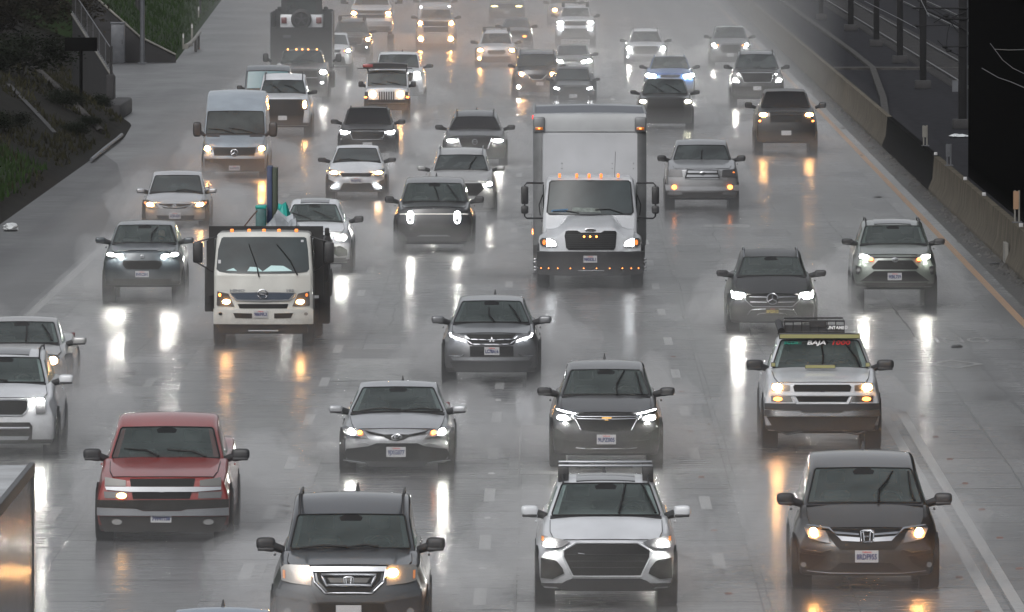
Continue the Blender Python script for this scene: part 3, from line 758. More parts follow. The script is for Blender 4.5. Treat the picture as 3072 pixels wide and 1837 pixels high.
# ---------------------------------------------------------------- left bank
def edge_x(y):
    P_ = [(60, -14.6), (380, -14.6), (403, -14.5), (422, -14.9), (432, -15.6), (441, -16.35), (480, -19.35), (490, -19.45), (536, -19.9), (537, -17.0), (735, -20.4), (2600, -21.3)]
    for i in range(len(P_) - 1):
        if y <= P_[i + 1][0]: return lerp(P_[i][1], P_[i + 1][1], (y - P_[i][0]) / (P_[i + 1][0] - P_[i][0]))
    return P_[-1][1]
def bank_z(x, y):
    d = edge_x(y) - x
    if d < 0: return -.03
    h = .50 * d + .06 * math.sin(y * .21 + x) * min(1, d) + .15 * math.sin(y * .05 + x * .4) * min(1, d / 3)
    return min(h, 9 + .3 * math.sin(y * .1))
ys = [200 + i * 4 for i in range(60)] + [440, 441.9, 442.1] + [444 + i * 4.2 for i in range(22)] + [535.9, 536.1, 537.1] + [541 + i * 7 for i in range(60)] + [1000 + 60 * i for i in range(14)]
ys = sorted(set(ys)); ds = [0, .15, .5, 1, 1.6, 2.4, 3.4, 4.6, 6, 8, 10, 13, 17, 22, 30, 50]
bm = bmesh.new(); g = []
rnd = random.Random(3)
for y in ys:
    row = []
    for d in ds:
        x = edge_x(y) - d; z = bank_z(x, y) + (rnd.uniform(-.05, .05) if d > .2 else 0)
        row.append(bm.verts.new((x, y, z)))
    g.append(row)
GR = {}
for i in range(len(ys) - 1):
    for j in range(len(ds) - 1):
        f = bm.faces.new((g[i][j], g[i][j + 1], g[i + 1][j + 1], g[i + 1][j]))
        yc = ys[i]; 
        if (yc > 536) or (yc < 352 and j > 2): f.material_index = 1
tag(fin('hill', bm, [SOIL, GRASSM], ang=60), kind='structure')
# grass blades, one mass
bm = bmesh.new(); rnd = random.Random(5)
def tuft(x, y, z, h):
    a = rnd.uniform(0, 6.28); w = .03 + .03 * rnd.random()
    p = Vector((x, y, z)); d = Vector((math.cos(a) * w, math.sin(a) * w, 0)); t = Vector((rnd.uniform(-.1, .1), rnd.uniform(-.1, .1), h))
    bm.faces.new((bm.verts.new(p - d), bm.verts.new(p + d), bm.verts.new(p + t)))
for k in range(16000):
    if rnd.random() < .45: y = rnd.uniform(290, 356); d = rnd.uniform(.5, 7)
    else: y = rnd.uniform(537, 760); d = rnd.uniform(.2, 9)
    x = edge_x(y) - d; tuft(x, y, bank_z(x, y) - .03, rnd.uniform(.12, .4))
tag(fin('grass', bm, pmat('grass_blades', (.018, .034, .010), .9, spec=.1, vary=.4), smooth=False), kind='stuff', label='short green grass on the slope beside the road')
# bushes and trees on the bank: leaf clumps on branches
LEAFM = pmat('dark_leaves', (.008, .011, .006), .9, spec=.1, vary=.5, vscale=1.0)
LEAFB = pmat('brown_scrub', (.014, .012, .008), .9, spec=.1, vary=.5, vscale=1.0)
BARK = pmat('bark', (.02, .017, .014), .9)
def crown_mesh(seed, rx, ry, rz, n, leaf, m):
    rn = random.Random(seed); bm = bmesh.new()
    cl = [(rn.gauss(0, .45) * rx, rn.gauss(0, .45) * ry, rz * (.35 + .75 * rn.random()), rn.uniform(.2, .42) * min(rx, rz)) for _ in range(22)]
    for k in range(n):
        cx_, cy_, cz_, cr_ = rn.choice(cl)
        p = Vector((cx_ + rn.gauss(0, .5) * cr_, cy_ + rn.gauss(0, .5) * cr_, max(.05, cz_ + rn.gauss(0, .5) * cr_)))
        a = Vector((rn.gauss(0, 1), rn.gauss(0, 1), rn.gauss(0, .6))).normalized(); b_ = a.cross(Vector((rn.gauss(0, 1), rn.gauss(0, 1), rn.gauss(0, 1)))).normalized()
        s_ = leaf * rn.uniform(.5, 1.3)
        bm.faces.new((bm.verts.new(p - a * s_), bm.verts.new(p + b_ * s_ * .5), bm.verts.new(p + a * s_), bm.verts.new(p - b_ * s_ * .5)))
    me = bpy.data.meshes.new('crown'); bm.to_mesh(me); bm.free(); me.materials.append(m); return me
CR = [crown_mesh(s, 1, 1, 1, 5200, .045, LEAFM if s % 3 else LEAFB) for s in range(5)]
def bush(x, y, r, h, label, seed, tree=False, z=None):
    z = bank_z(x, y) if z is None else z
    t = empty('tree' if tree else 'bush', (x, y, z - .05), label, 'tree' if tree else 'bush', 'trees on the left bank' if tree else 'bushes on the left bank')
    c = link('crown', CR[seed % 5], None, t); c.scale = (r, r, h); c.rotation_euler = (0, 0, seed * 1.3)
    bm = bmesh.new()
    th_ = .12 if tree else .03; zt = h * .6
    base = -h * .5 if tree else 0
    add_tube(bm, [(0, 0, 0), (.05 * r, 0, zt * .5), (.1 * r, .05, zt)], [th_ * 1.5, th_, th_ * .5])
    rn = random.Random(seed)
    for q in range(5):
        a = rn.uniform(0, 6.28); add_tube(bm, [(.05 * r, 0, zt * rn.uniform(.3, .7)), (math.cos(a) * r * .5, math.sin(a) * r * .5, zt * rn.uniform(.9, 1.3))], [th_ * .6, th_ * .2], 5)
    fin('trunk', bm, BARK, t)
    if tree: c.location.z = h * .15
BL = ['dark round bush high on the bank at the upper left corner', 'dense dark bush above the sloping drain', 'brownish low scrub beside the sign post', 'dark bush above the fenced stair', 'low bush beneath the metal kerb rail', 'wide dark bush on the bank behind the sign panel', 'bush at the picture\'s left edge above the green grass', 'small scrub bush at the foot of the sign post', 'dark bush uphill of the stair railing', 'scrub bush beside the stair wall end']
for i, (px, py, r, h) in enumerate([(10, 60, 2.6, 2.6), (50, 185, 1.9, 1.2), (150, 262, .9, .5), (105, 25, 2.0, 1.8), (180, 330, .7, .35), (50, 110, 2.4, 2.0), (5, 320, 1.0, .5), (215, 300, .5, .3), (60, 5, 2.6, 2.6), (242, 262, .6, .35)]):
    # slope point seen there
    best = None
    for yy in range(300, 640, 3):
        s_ = FP / yy; x_ = (px - VPX) / s_; e = abs((VPY + (H0 - bank_z(x_, yy)) * s_) - py)
        if best is None or e < best[0]: best = (e, x_, yy)
    bush(best[1], best[2], r, h, BL[i], i)
TL = ['dark leafy tree at the top left corner of the bank', 'tall dark tree behind the upper left bush', 'bare-topped dark tree above the fenced stair', 'dark tree farthest up the left bank']
for i, (x, y, r, h) in enumerate([(-26.5, 505, 4, 6), (-25.0, 470, 3, 5), (-27.5, 560, 4, 6), (-31, 600, 5, 7)]):
    bush(x, y, r, h, TL[i], 20 + i, True)

# ---- stair wall with picket fence
t = empty('stair_wall', (-15.7, 441, 0), 'dark sloping concrete stair wall descending to the wet ramp', 'wall')
bm = bmesh.new()
P0 = Vector((-16.3, 440.6)); P1 = Vector((-19.4, 481))
for s_, zlo, hlo, hhi in ((0, 0, 1.32, 3.0),):
    q = [(P0.x, P0.y, -.1), (P1.x, P1.y, -.1), (P1.x, P1.y, hhi), (P0.x, P0.y, hlo)]
    v1 = [bm.verts.new(p) for p in q]; v2 = [bm.verts.new((p[0] + .12, p[1] + .25, p[2])) for p in q]
    bm.faces.new(v1); bm.faces.new(v2[::-1])
    for k in range(4): bm.faces.new((v1[k], v1[(k + 1) % 4], v2[(k + 1) % 4], v2[k]))
fin('wall_body', bm, CONCD, t).location = (15.7, -441, 0)
tubeo('wall_coping', [(P0.x + 15.7, P0.y - 441 - .02, 1.34), (P1.x + 15.7, P1.y - 441 - .02, 3.02)], .06, CONCL, t)
boxo('wall_end_post', (-.78, -.5, -1.2, -.5, -.05, 1.4), CONCD, t, .02); boxo('wall_foot', (-.5, .15, -12, -.4, -.05, .55), CONCD, t, .1)
t = empty('picket_fence', (-15.7, 441, 1.2), 'dark metal picket fence climbing on top of the stair wall', 'fence')
for k in range(34):
    f_ = k / 33; x = lerp(P0.x, P1.x, f_); y = lerp(P0.y, P1.y, f_); z = lerp(1.32, 3.0, f_)
    o = boxo('picket', (-.012, .012, -.012, .012, 0, 1.02), STEEL if k % 5 == 0 else DSTEEL, t); o.location = (x + 15.7, y - 441 - .05, z - 1.2)
for dz in (.12, 1.0):
    tubeo('fence_rail', [(P0.x + 15.7, P0.y - 441 - .05, +.12 + dz), (P1.x + 15.7, P1.y - 441 - .05, 1.8 + dz)], .022, STEEL, t)
tubeo('fence_post', [(-.62, -.6, -1.2), (-.62, -.6, 1.25)], .05, DSTEEL, t)
# ---- retaining wall across the ramp pocket
t = empty('retaining_wall', (-16.95, 536.5, 0), 'grey concrete wall with sloping top behind the tall cabinet', 'wall')
bm = bmesh.new()
q = [(-16.95, 0), (-21.6, 0), (-21.6, 3.9), (-20.4, 2.8), (-18.55, 1.15), (-16.95, .35)]
v1 = [bm.verts.new((x, 535.9, z - .05)) for x, z in q]; v2 = [bm.verts.new((x, 536.3, z - .05)) for x, z in q]
bm.faces.new(v1); bm.faces.new(v2[::-1])
for k in range(6): bm.faces.new((v1[k], v1[(k + 1) % 6], v2[(k + 1) % 6], v2[k]))
fin('wall_body', bm, CONCD, t).location = (16.95, -536.5, 0)
tubeo('wall_coping', [(x + 16.95, -.65, z) for x, z in q[2:]], .05, CONCL, t)
t = empty('utility_cabinet', (-19.5, 534.5, 0), 'tall pale grey utility cabinet standing against the dark wall', 'cabinet')
boxo('cabinet_body', (-.31, .31, -.3, .3, 0, 1.75), STEEL, t, .03); boxo('cabinet_roof', (-.34, .34, -.33, .33, 1.76, 1.84), STEEL, t, .02)
boxo('cabinet_door', (-.26, .26, -.318, -.303, .12, 1.65), STEEL, t, .004); boxo('handle', (.18, .21, -.345, -.32, .85, 1.05), DSTEEL, t)
def pole(name, x, y, z, h, r, m, label, cat='pole', group=None):
    t = empty(name, (x, y, z), label, cat, group)
    tubeo('shaft', [(0, 0, 0), (0, 0, h * .5), (0, 0, h)], [r, r * .95, r * .85], m, t, 12)
    boxo('base_plate', (-r * 1.7, r * 1.7, -r * 1.7, r * 1.7, 0, .06), m, t)
    return t
p = pole('street_pole', -18.35, 533, 0, 9, .11, STEEL, 'thick grey pole standing in front of the sloping wall')
tubeo('lamp_arm', [(0, 0, 8.9), (.8, 0, 9.3), (2.2, 0, 9.4)], .05, STEEL, p)
pole('street_pole', -20.9, 600, 1.2, 8, .13, DSTEEL, 'dark pole rising from the grass above the sloping wall')
pole('street_pole', -19.5, 660, .0, 7, .06, DSTEEL, 'thin dark post at the top of the grassy slope')
# sign seen from behind
t = empty('road_sign', (-16.2, 409, .35), 'dark road sign panel seen from behind on one post', 'sign')
SGB = pmat('sign_back', (.004, .004, .004), 1.0, spec=0)
tubeo('post', [(0, 0, -.3), (0, 0, 2.95)], .055, SGB, t)
boxo('sign_panel', (-.56, .56, -.06, -.03, 2.5, 2.97), SGB, t, .01)
for z in (2.62, 2.85): boxo('bracket', (-.5, .5, -.029, -.005, z - .02, z + .02), SGB, t)
# delineators and guardrail end
def delin(x, y, z, h, w, m, label, name='delineator_post', cat='marker post', lean=0):
    t = empty(name, (x, y, z), label, cat, 'thin marker posts'); t.rotation_euler = (0, R(lean), 0)
    boxo('post', (-w / 2, w / 2, -.02, .02, 0, h), m, t, .008); boxo('reflector', (-w * .42, w * .42, -.03, -.022, h - .22, h - .05), WHITEP, t)
    return t
delin(-17.35, 560, .15, .75, .08, CONCL, 'shorter pale marker post left of the guardrail end')
delin(-17.15, 567, .15, 1.1, .10, CONCL, 'taller pale marker post behind the guardrail end')
delin(-19.0, 640, .4, .6, .08, CONCL, 'small pale marker post up on the grassy slope')
t = empty('guardrail_end', (-16.95, 556, 0), 'curved white guardrail end terminal beside the grassy slope', 'guardrail')
tubeo('rail', [(-.15, 0, .35), (.0, 1, .45), (.12, 4, .62), (.14, 9, .75), (.05, 16, .75)], [.13, .11, .08, .07, .06], CONCL, t)
tubeo('post', [(.12, 6, 0), (.12, 6, .7)], .06, BARK, t); tubeo('post', [(.08, 12, 0), (.08, 12, .7)], .06, BARK, t)
# kerb rail and drain on the bank
t = empty('metal_kerb', (-14.5, 373, 0), 'shiny round topped metal kerb rail at the corner of the dark bank', 'kerb')
tubeo('rail', [(.05, 0, .10), (0, 12, .12), (-.02, 24, .13), (-.08, 30, .12)], .06, STEEL, t, 10)
t = empty('drain_channel', (-15.2, 392, .3), 'pale concrete drain channel running down the dark bank', 'drain')
bm = bmesh.new(); prev = None
for k in range(12):
    f_ = k / 11; x = lerp(-15.1, -20.6, f_); y = lerp(398, 440, f_); z = bank_z(x, y) + .10
    c = [bm.verts.new((x + 15.2 + o_, y - 392, z - .3 + dz)) for o_, dz in ((-.12, .0), (-.05, .06), (.05, .06), (.12, 0))]
    if prev:
        for j in range(3): bm.faces.new((prev[j], prev[j + 1], c[j + 1], c[j]))
    prev = c
fin('channel', bm, CONCF, t)
t = empty('drain_channel', (-16, 372, .3), 'fainter second drain channel below the pale one on the bank', 'drain')
bm = bmesh.new(); prev = None
for k in range(8):
    f_ = k / 7; x = lerp(-15.9, -18.2, f_); y = lerp(380, 398, f_); z = bank_z(x, y) + .08
    c = [bm.verts.new((x + 16 + o_, y - 372, z - .3)) for o_ in (-.07, .07)]
    if prev: bm.faces.new((prev[0], prev[1], c[1], c[0]))
    prev = c
fin('channel', bm, CONCD, t)
# white crumpled bag on shoulder
def crumple(name, loc, dims, mat, label, cat, seed, group=None, parent=None):
    rn = random.Random(seed)
    bm = bmesh.new(); bmesh.ops.create_icosphere(bm, subdivisions=3, radius=1)
    from mathutils import noise as mn
    for v in bm.verts:
        k = 1 + .35 * mn.noise(v.co * 1.7 + Vector((seed, 0, 0))) + .12 * mn.noise(v.co * 6 + Vector((0, seed, 0)))
        v.co = Vector((v.co.x * dims[0] * k, v.co.y * dims[1] * k, max(0, (v.co.z + .8)) * dims[2] * k * .55))
    o = fin(name, bm, mat, parent, 25); o.location = loc
    if parent is None: tag(o, label, cat, group)
    return o
BAGW = pmat('white_plastic_bag', (.5, .52, .53), .35); BAGT = pmat('teal_plastic', (.01, .28, .24), .4); BAGC = pmat('clear_plastic_bag', (.28, .30, .32), .25, vary=.3)
crumple('litter_bag', (-14.1, 299000 / (560 + 407), 0), (.22, .35, .2), BAGW, 'crumpled white plastic bag lying on the left shoulder at the picture edge', 'litter', 3)

# ---------------------------------------------------------------- right side
# median barrier
t = empty('concrete_barrier', (11.0, 500, 0), 'long weathered concrete safety barrier along the right edge of the freeway', 'barrier')
prof = [(-.25, 0), (-.25, .08), (-.13, .36), (-.08, 1.0), (.08, 1.0), (.13, .36), (.25, .08), (.25, 0)]
def bprof(name, y0, y1, m, x=11.2, n=1):
    bm = bmesh.new(); prev = None
    for k in range(n + 1):
        y = lerp(y0, y1, k / n); ring = [bm.verts.new((x - 11.0 + px_, y - 500, z)) for px_, z in prof]
        if prev:
            for j in range(len(prof) - 1): bm.faces.new((prev[j], prev[j + 1], ring[j + 1], ring[j]))
        else: bm.faces.new(ring[::-1])
        prev = ring
    bm.faces.new(prev); return fin(name, bm, m, t, 20)
bprof('barrier_section', 60, 286, CONC, n=30); bprof('barrier_section', 286.15, 344, CONC, n=10)
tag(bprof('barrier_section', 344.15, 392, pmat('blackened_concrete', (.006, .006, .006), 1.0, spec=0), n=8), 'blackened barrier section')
bprof('barrier_section', 392.15, 476, CONC, n=12); bprof('barrier_section', 476.15, 560, CONC, n=12); bprof('barrier_section', 560.15, 1500, CONC, n=40)
strip_ = boxo('joint_patch', (-.06, .02, -214.5, -213.2, .02, .5), CONCL, t)
for i, (px, py) in enumerate([(2252, 372), (2337, 432), (2373, 470), (2462, 545)]):
    s_ = (py - VPY) / (H0 - 1.05); y = FP / s_
    o = boxo('barrier_reflector', (-.05, .05, -.05, .05, .0, .09), WHITEP, None, .01); o.location = (11.2, y, 1.0)
    tag(o, ['small white reflector block on the barrier beside the black section', 'second white reflector block down the barrier', 'white reflector block midway down the barrier', 'white reflector block nearest the right picture edge'][i], 'reflector', 'barrier reflectors')
for i, (px, py, h, m) in enumerate([(2232, 352, .62, CONCL), (2297, 400, .62, STEEL), (2440, 538, .78, CONCL)]):
    s_ = (py - VPY) / (H0 - 1.02); y = FP / s_
    t2 = empty('barrier_marker', (11.22, y, 1.0), ['pale flat marker panel on a post behind the black barrier section', 'narrow marker post on the barrier between two others', 'tall two legged marker panel on the barrier near the right edge'][i], 'marker post', 'barrier marker posts')
    boxo('leg', (-.07, -.03, -.02, .02, 0, h), m, t2); boxo('leg', (.03, .07, -.02, .02, 0, h), m, t2)
    boxo('panel', (-.09, .04, -.045, -.022, h * .42, h * .98), pmat('tan_board', (.28, .17, .10), .6) if i == 2 else m, t2)
    boxo('foot', (-.12, .12, -.05, .05, 0, .03), STEEL, t2)
# rail corridor
OHLR = pmat('rail_steel', (.03, .03, .032), .4, .4)
tag(flat('ballast_bed', [(11.7, 60), (40, 60), (40, 2600), (11.7, 2600)], .0, BALLAST), kind='structure')
t = empty('railway_track', (17.5, 600, 0), 'pair of wet steel rails on dark sleepers in the ballast', 'railway track')
for x in (-.72, .72):
    boxo('rail', (x - .035, x + .035, -260, 900, .10, .20), OHLR, t)
bm = bmesh.new()
for k in range(330):
    y = -250 + k * 1.4; add_box(bm, -1.2, 1.2, y, y + .25, .02, .10)
tag(fin('sleepers', bm, CONCD, t, smooth=False), kind='stuff')
t = empty('railway_track', (22, 640, 0), 'second pair of rails behind the poles', 'railway track')
for x in (-.72, .72): boxo('rail', (x - .035, x + .035, -250, 900, .10, .20), OHLR, t)
t = empty('cable_trough', (14.1, 520, 0), 'pale concrete cable trough that bends towards the barrier', 'cable trough')
def band(name, pts, w, h, m, par, lx, ly):
    bm = bmesh.new(); prev = None
    for x, y in pts:
        c = [bm.verts.new((x - lx - w / 2, y - ly, 0)), bm.verts.new((x - lx - w / 2, y - ly, h)), bm.verts.new((x - lx + w / 2, y - ly, h)), bm.verts.new((x - lx + w / 2, y - ly, 0))]
        if prev:
            for j in range(3): bm.faces.new((prev[j], prev[j + 1], c[j + 1], c[j]))
        prev = c
    return fin(name, bm, m, par, smooth=False)
band('trough', [(14.2, 1000), (14.2, 560), (14.1, 520), (13.7, 500), (13.3, 480), (12.9, 460), (12.55, 446), (12.3, 436), (12.0, 424)], .26, .12, CONCF, t, 14.1, 520)
t = empty('concrete_strip', (15, 520, 0), 'low concrete crossing strip between the barrier and the tracks', 'kerb')
boxo('strip', (-3.2, 3.2, -1.2, 1.2, 0, .1), CONCF, t)
# catenary poles
OHL = pmat('catenary_steel', (.008, .008, .009), .7, 0, spec=.2)
def cat_pole(px, py, w, label, arms=False):
    s_ = (py - VPY) / H0; y = FP / s_; x = (px - VPX) / s_
    t = empty('catenary_pole', (x, y, 0), label, 'pole', 'overhead line poles')
    ww = w / s_ / 2 * 1.25
    boxo('mast', (-ww, ww, -ww, ww, .1, 9), OHL, t, .015); boxo('plinth', (-ww * 2.4, ww * 2.4, -ww * 2.4, ww * 2.4, 0, .35), CONCD, t, .03)
    return t, x, y, s_
cat_pole(1990, 48, 9, 'faintest overhead line pole at the top, farthest in the haze'); cat_pole(2062, 75, 11, 'second hazy overhead line pole from the far end')
cat_pole(2124, 113, 11, 'third overhead line pole, middle of the row'); cat_pole(2181, 153, 12, 'fourth overhead line pole beside the concrete strip'); cat_pole(2237, 215, 13, 'fifth overhead line pole, left of the black one')
t, x5, y5, s5 = cat_pole(2333, 312, 16, 'nearest black overhead line pole carrying cantilever arms')
boxo('mast_liner', (.15, .19, .06, .1, .1, 9), STEEL, t)
def hz(py): return H0 - (py - VPY) / s5
def hx(px): return (px - 2333) / s5
def Q(px, py, y=-.2): return (hx(px), y, hz(py))
bm = bmesh.new()
for a_, b_, r_ in (((2211, 19), (2345, 20), .03), ((2288, 45), (2345, 45), .04), ((2218, 63), (2300, 60), .018), ((2290, 113), (2345, 112), .022), ((2238, 22), (2300, 50), .03), ((2300, 50), (2342, 75), .03), ((2300, 45), (2340, 28), .022), ((2222, 0), (2330, 62), .015),
                   ((2262, 55), (2290, 38), .018), ((2302, 52), (2330, 88), .015), ((2228, 22), (2228, 70), .012), ((2272, 98), (2296, 122), .015), ((2296, 122), (2335, 138), .015)):
    add_tube(bm, [Q(*a_), Q(*b_)], r_, 6)
add_tube(bm, [Q(2302, 58), Q(2297, 75), Q(2294, 100), Q(2295, 118)], .014, 6)
fin('cantilever_arm', bm, OHL, t)
for k, (px, py) in enumerate([(2293, 37), (2299, 45), (2218, 63), (2290, 113), (2299, 122)]):
    bm = bmesh.new(); bmesh.ops.create_uvsphere(bm, u_segments=10, v_segments=8, radius=.09, matrix=Matrix.Translation(Q(px, py)) @ Matrix.Diagonal((1.3, 1, .7, 1)))
    fin('insulator', bm, OHL, t)
def wire(name, pts, r, m, label, group='overhead wires'):
    o = tubeo(name, pts, r, m, None, 5); return tag(o, label, 'wire', group)
def W3(px, py, y):
    s_ = FP / y; return ((px - VPX) / s_, y, H0 - (py - VPY) / s_)
wire('overhead_wire', [W3(2222, 68, 406), W3(2180, 45, 450), W3(2130, 20, 500), W3(2095, 2, 560)], .012, STEEL, 'pale contact wire running up left from the cantilever')
wire('overhead_wire', [W3(2232, 0, 420), W3(2242, 20, 408), W3(2252, 40, 400)], .012, STEEL, 'short pale wire crossing the upper cantilever arm')
wire('overhead_wire', [W3(2380, 165, 335), W3(2420, 188, 325), W3(2450, 198, 315), W3(2482, 212, 300)], .009, STEEL, 'bright sagging wire against the black wall')
wire('overhead_wire', [W3(2400, 105, 330), W3(2430, 145, 322), W3(2455, 165, 315), W3(2482, 178, 305)], .007, STEEL, 'upper thin wire sagging against the black wall')
wire('overhead_wire', [W3(2410, 119, 330), W3(2445, 121, 322), W3(2482, 120, 305)], .009, STEEL, 'level wire against the black wall')
# near-black wall of the underpass; deep shade painted into its base colour
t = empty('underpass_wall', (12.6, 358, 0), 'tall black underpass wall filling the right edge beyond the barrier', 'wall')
BLK = pmat('shade_black_concrete', (.0015, .0015, .0015), 1.0, spec=0.0)
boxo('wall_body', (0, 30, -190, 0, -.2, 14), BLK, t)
BLK2 = pmat('shade_black_pipe', (.003, .003, .0032), 1.0, spec=.03)
tag(boxo('sign_board', (0, .45, -.02, .02, 0, .42), STEEL), 'small square pale board beside the black overhead line pole', 'sign').location = W3(2308, 222, 440)
for i, (px, py) in enumerate([(2240 + 0, 0)]): pass
crumple('litter', (13.9, 404, 0), (.3, .5, .12), BAGW, 'crumpled pale wrapper on the ballast', 'litter', 5, 'litter on the ballast')
crumple('litter', (14.0, 394, 0), (.12, .3, .08), pmat('blue_wrapper', (.05, .16, .30), .4), 'small blue wrapper on the ballast', 'litter', 6, 'litter on the ballast')
crumple('litter', (14.1, 386, 0), (.10, .2, .10), BAGW, 'small white scrap on the ballast beneath the blue wrapper', 'litter', 7, 'litter on the ballast')
for i, (px, py) in enumerate([(2410, 640), (2128, 479), (2320, 842)]):
    y = 299000 / (py - VPY); x = (px - VPX) / (FP / y)
    crumple('debris', (x, y, 0), (.12, .3, .05), DSTEEL, ['dark clump of debris by the barrier foot near the right edge', 'dark scrap of debris by the barrier farther up', 'thin dark scrap on the carpool lane'][i], 'debris', 10 + i, 'debris on the road')

# grit and leaves washed against the barrier foot
rnd = random.Random(9); bm = bmesh.new()
for k in range(900):
    y = rnd.uniform(255, 520); x = 10.95 - abs(rnd.gauss(0, .22)); s_ = rnd.uniform(.015, .06) * (1.6 if rnd.random() < .1 else 1)
    c = Vector((x, y, s_ * .3)); bmesh.ops.create_cone(bm, cap_ends=True, segments=5, radius1=s_, radius2=s_ * .4, depth=s_ * .7, matrix=Matrix.Translation(c) @ Matrix.Rotation(rnd.uniform(0, 6), 4, 'Z') @ Matrix.Diagonal((1, rnd.uniform(1, 2.5), 1, 1)))
tag(fin('gutter_debris', bm, pmat('wet_grit', (.03, .027, .022), .6, vary=.6, vscale=.8), smooth=False), kind='stuff', label='dark wet grit and leaves along the barrier foot')

# thin weeds over the bare part of the bank
bm = bmesh.new(); rnd = random.Random(15)
for k in range(9000):
    y = rnd.uniform(335, 500); d = abs(rnd.gauss(2.5, 2.5)) + .3
    x = edge_x(y) - d
    if math.sin(x * 1.7 + y * .35) + math.sin(y * .13 - x) < -.2: continue
    tuft(x, y, bank_z(x, y) - .03, rnd.uniform(.08, .30))
tag(fin('weeds', bm, pmat('dry_weeds', (.022, .021, .011), .95, spec=.1, vary=.6, vscale=.6), smooth=False), kind='stuff', label='thin brownish weeds over the bare bank')
# ---------------------------------------------------------------- the vehicles
WHT = paint('white', (.51, .525, .55), 0); SIL = paint('silver', (.36, .37, .39), .45); TUN = paint('dull_silver', (.22, .225, .235), .5); CIV = paint('bright_silver', (.40, .41, .43), .3); DGR = paint('dark_grey', (.014, .0145, .0165), .3)
BLKP = paint('black', (.002, .002, .0025), 0, .12); RED = paint('red', (.21, .015, .011), .1); BRN = paint('brown_grey', (.024, .0225, .0215), .4)
GRY = paint('grey', (.14, .145, .155), .5); SAGE = paint('grey_green', (.15, .17, .155), .4); BLUE = paint('blue', (.03, .10, .30), .2); BEI = paint('silver_beige', (.34, .34, .34), .4)
NAVY = paint('slate', (.035, .045, .055), .4); RUST = paint('orange_brown', (.16, .07, .03), .2); PILOT = paint('slate_blue', (.032, .036, .042), .4); GREEN = paint('olive', (.10, .11, .09), .3)
BOWP = pmat('dark_purple', (.05, .04, .09), .3, .5)
G_ = None
# --- nearest row
vehicle('suv', 'white crossover with two silver roof crossbars and huge black grille, bottom row', 'car', 'suv', (2, 3), 912, 678, (562, 582), (238, 462), 150, 800, 1262, WHT, gy=1415, mir=dict(w=0.237, h=0.181, mat=WHT), a=.26, tail=None,
 feats=[('p', 'grille', DARK, [(625, 825), (1210, 825), (1330, 892), (1326, 950), (1240, 1128), (595, 1128), (505, 950), (505, 892)], 0),
  ('t', 'grille_trim', WHT, 8, [(620, 815), (1215, 815), (1340, 890), (1335, 955), (1248, 1138), (588, 1138), (492, 955), (492, 890)], 0, True),
  ('t', 'grille_mesh', BLACK, 3, [(520, 930), (1315, 930)], 0, False), ('t', 'grille_mesh', BLACK, 3, [(540, 990), (1290, 990)], 0, False), ('t', 'grille_mesh', BLACK, 3, [(570, 1050), (1265, 1050)], 0, False), ('t', 'grille_badge', SATIN, 4, [(640, 915), (700, 920)], 0, False),
  ('h', LENS, [(1262, 812), (1340, 785), (1540, 750), (1545, 800), (1535, 862), (1400, 868), (1345, 860)], [(1468, 828, 46, 26, LED)], 1), ('p', 'turn_lens', AMBL, [(1515, 762), (1538, 758), (1538, 800), (1518, 800)], 1, .02),
  ('p', 'air_intake', DARK, [(1385, 998), (1420, 980), (1545, 962), (1548, 1160), (1430, 1168), (1320, 1110), (1335, 1060)], 1),
  ('p', 'lower_grille', DARK, [(585, 1158), (1240, 1158), (1300, 1180), (1390, 1245), (1330, 1275), (500, 1275), (430, 1245), (525, 1180)], 0),
  ('t', 'bumper_line', SATIN, 3, [(290, 1190), (430, 1205), (500, 1185)], 1, False),
  ('bars', SATIN, .14), ('rails', BLACK), ('pano',), ('fin', -8), ('w', [(1040, 555), (1070, 430), (1105, 255)]), ('w', [(1395, 550), (1330, 400), (1265, 250)])])
vehicle('minivan', 'dark brown-grey minivan with chrome wing grille in the bottom right', 'minivan', 'minivan', (3, 3), 945, 700, (440, 610), (88, 505), -70, 688, 1135, BRN, gy=1245, mir=dict(w=0.249, h=0.192),
 feats=[('p', 'grille', DARK, [(600, 690), (1290, 690), (1330, 720), (1260, 830), (1210, 880), (690, 880), (640, 830), (565, 720)], 0),
  ('p', 'chrome_bar', CHROME, [(620, 703), (870, 722), (870, 738), (650, 725)], 1, .02), ('p', 'chrome_bar', CHROME, [(655, 745), (880, 762), (880, 800), (705, 792), (640, 725), (580, 680), (370, 652), (372, 642), (590, 665)], 1, .022), ('t', 'badge_ring', CHROME, 8, [(895, 800), (890, 720), (925, 706), (985, 706), (1015, 720), (1010, 800)], 0, True),
  ('em', 'h', 950, 755, 62, CHROME), ('h', LENS, [(1320, 735), (1345, 700), (1530, 660), (1545, 680), (1500, 770), (1400, 800), (1300, 815)], [(1455, 712, 36, 36, HAL)], 1),
  ('pl', 945, 942, 224, 116, '8RDF955'), ('p', 'lower_grille', DARK, [(690, 1002), (1180, 1002), (1300, 1085), (590, 1085)], 0),
  ('p', 'fog_pod', DARK, [(1345, 940), (1590, 915), (1585, 1020), (1480, 1062), (1390, 1010)], 1), ('e', 'fog_light', FOGL, 1552, 1028, 26, 26, 1), ('t', 'bumper_line', BRN, 6, [(330, 880), (500, 905), (600, 880)], 1, False),
  ('p', 'sticker', WHITEP, [(0, 0), (1, 0), (1, 1)], 0) if False else ('t', 'sill_line', SATIN, 3, [(370, 1085), (600, 1105), (1290, 1105), (1520, 1085)], 0, False),
  ('w', [(1078, 438), (1085, 330), (1160, 245), (1230, 130)]), ('w', [(1430, 430), (1400, 340), (1385, 130)]), ('fin', 40)])
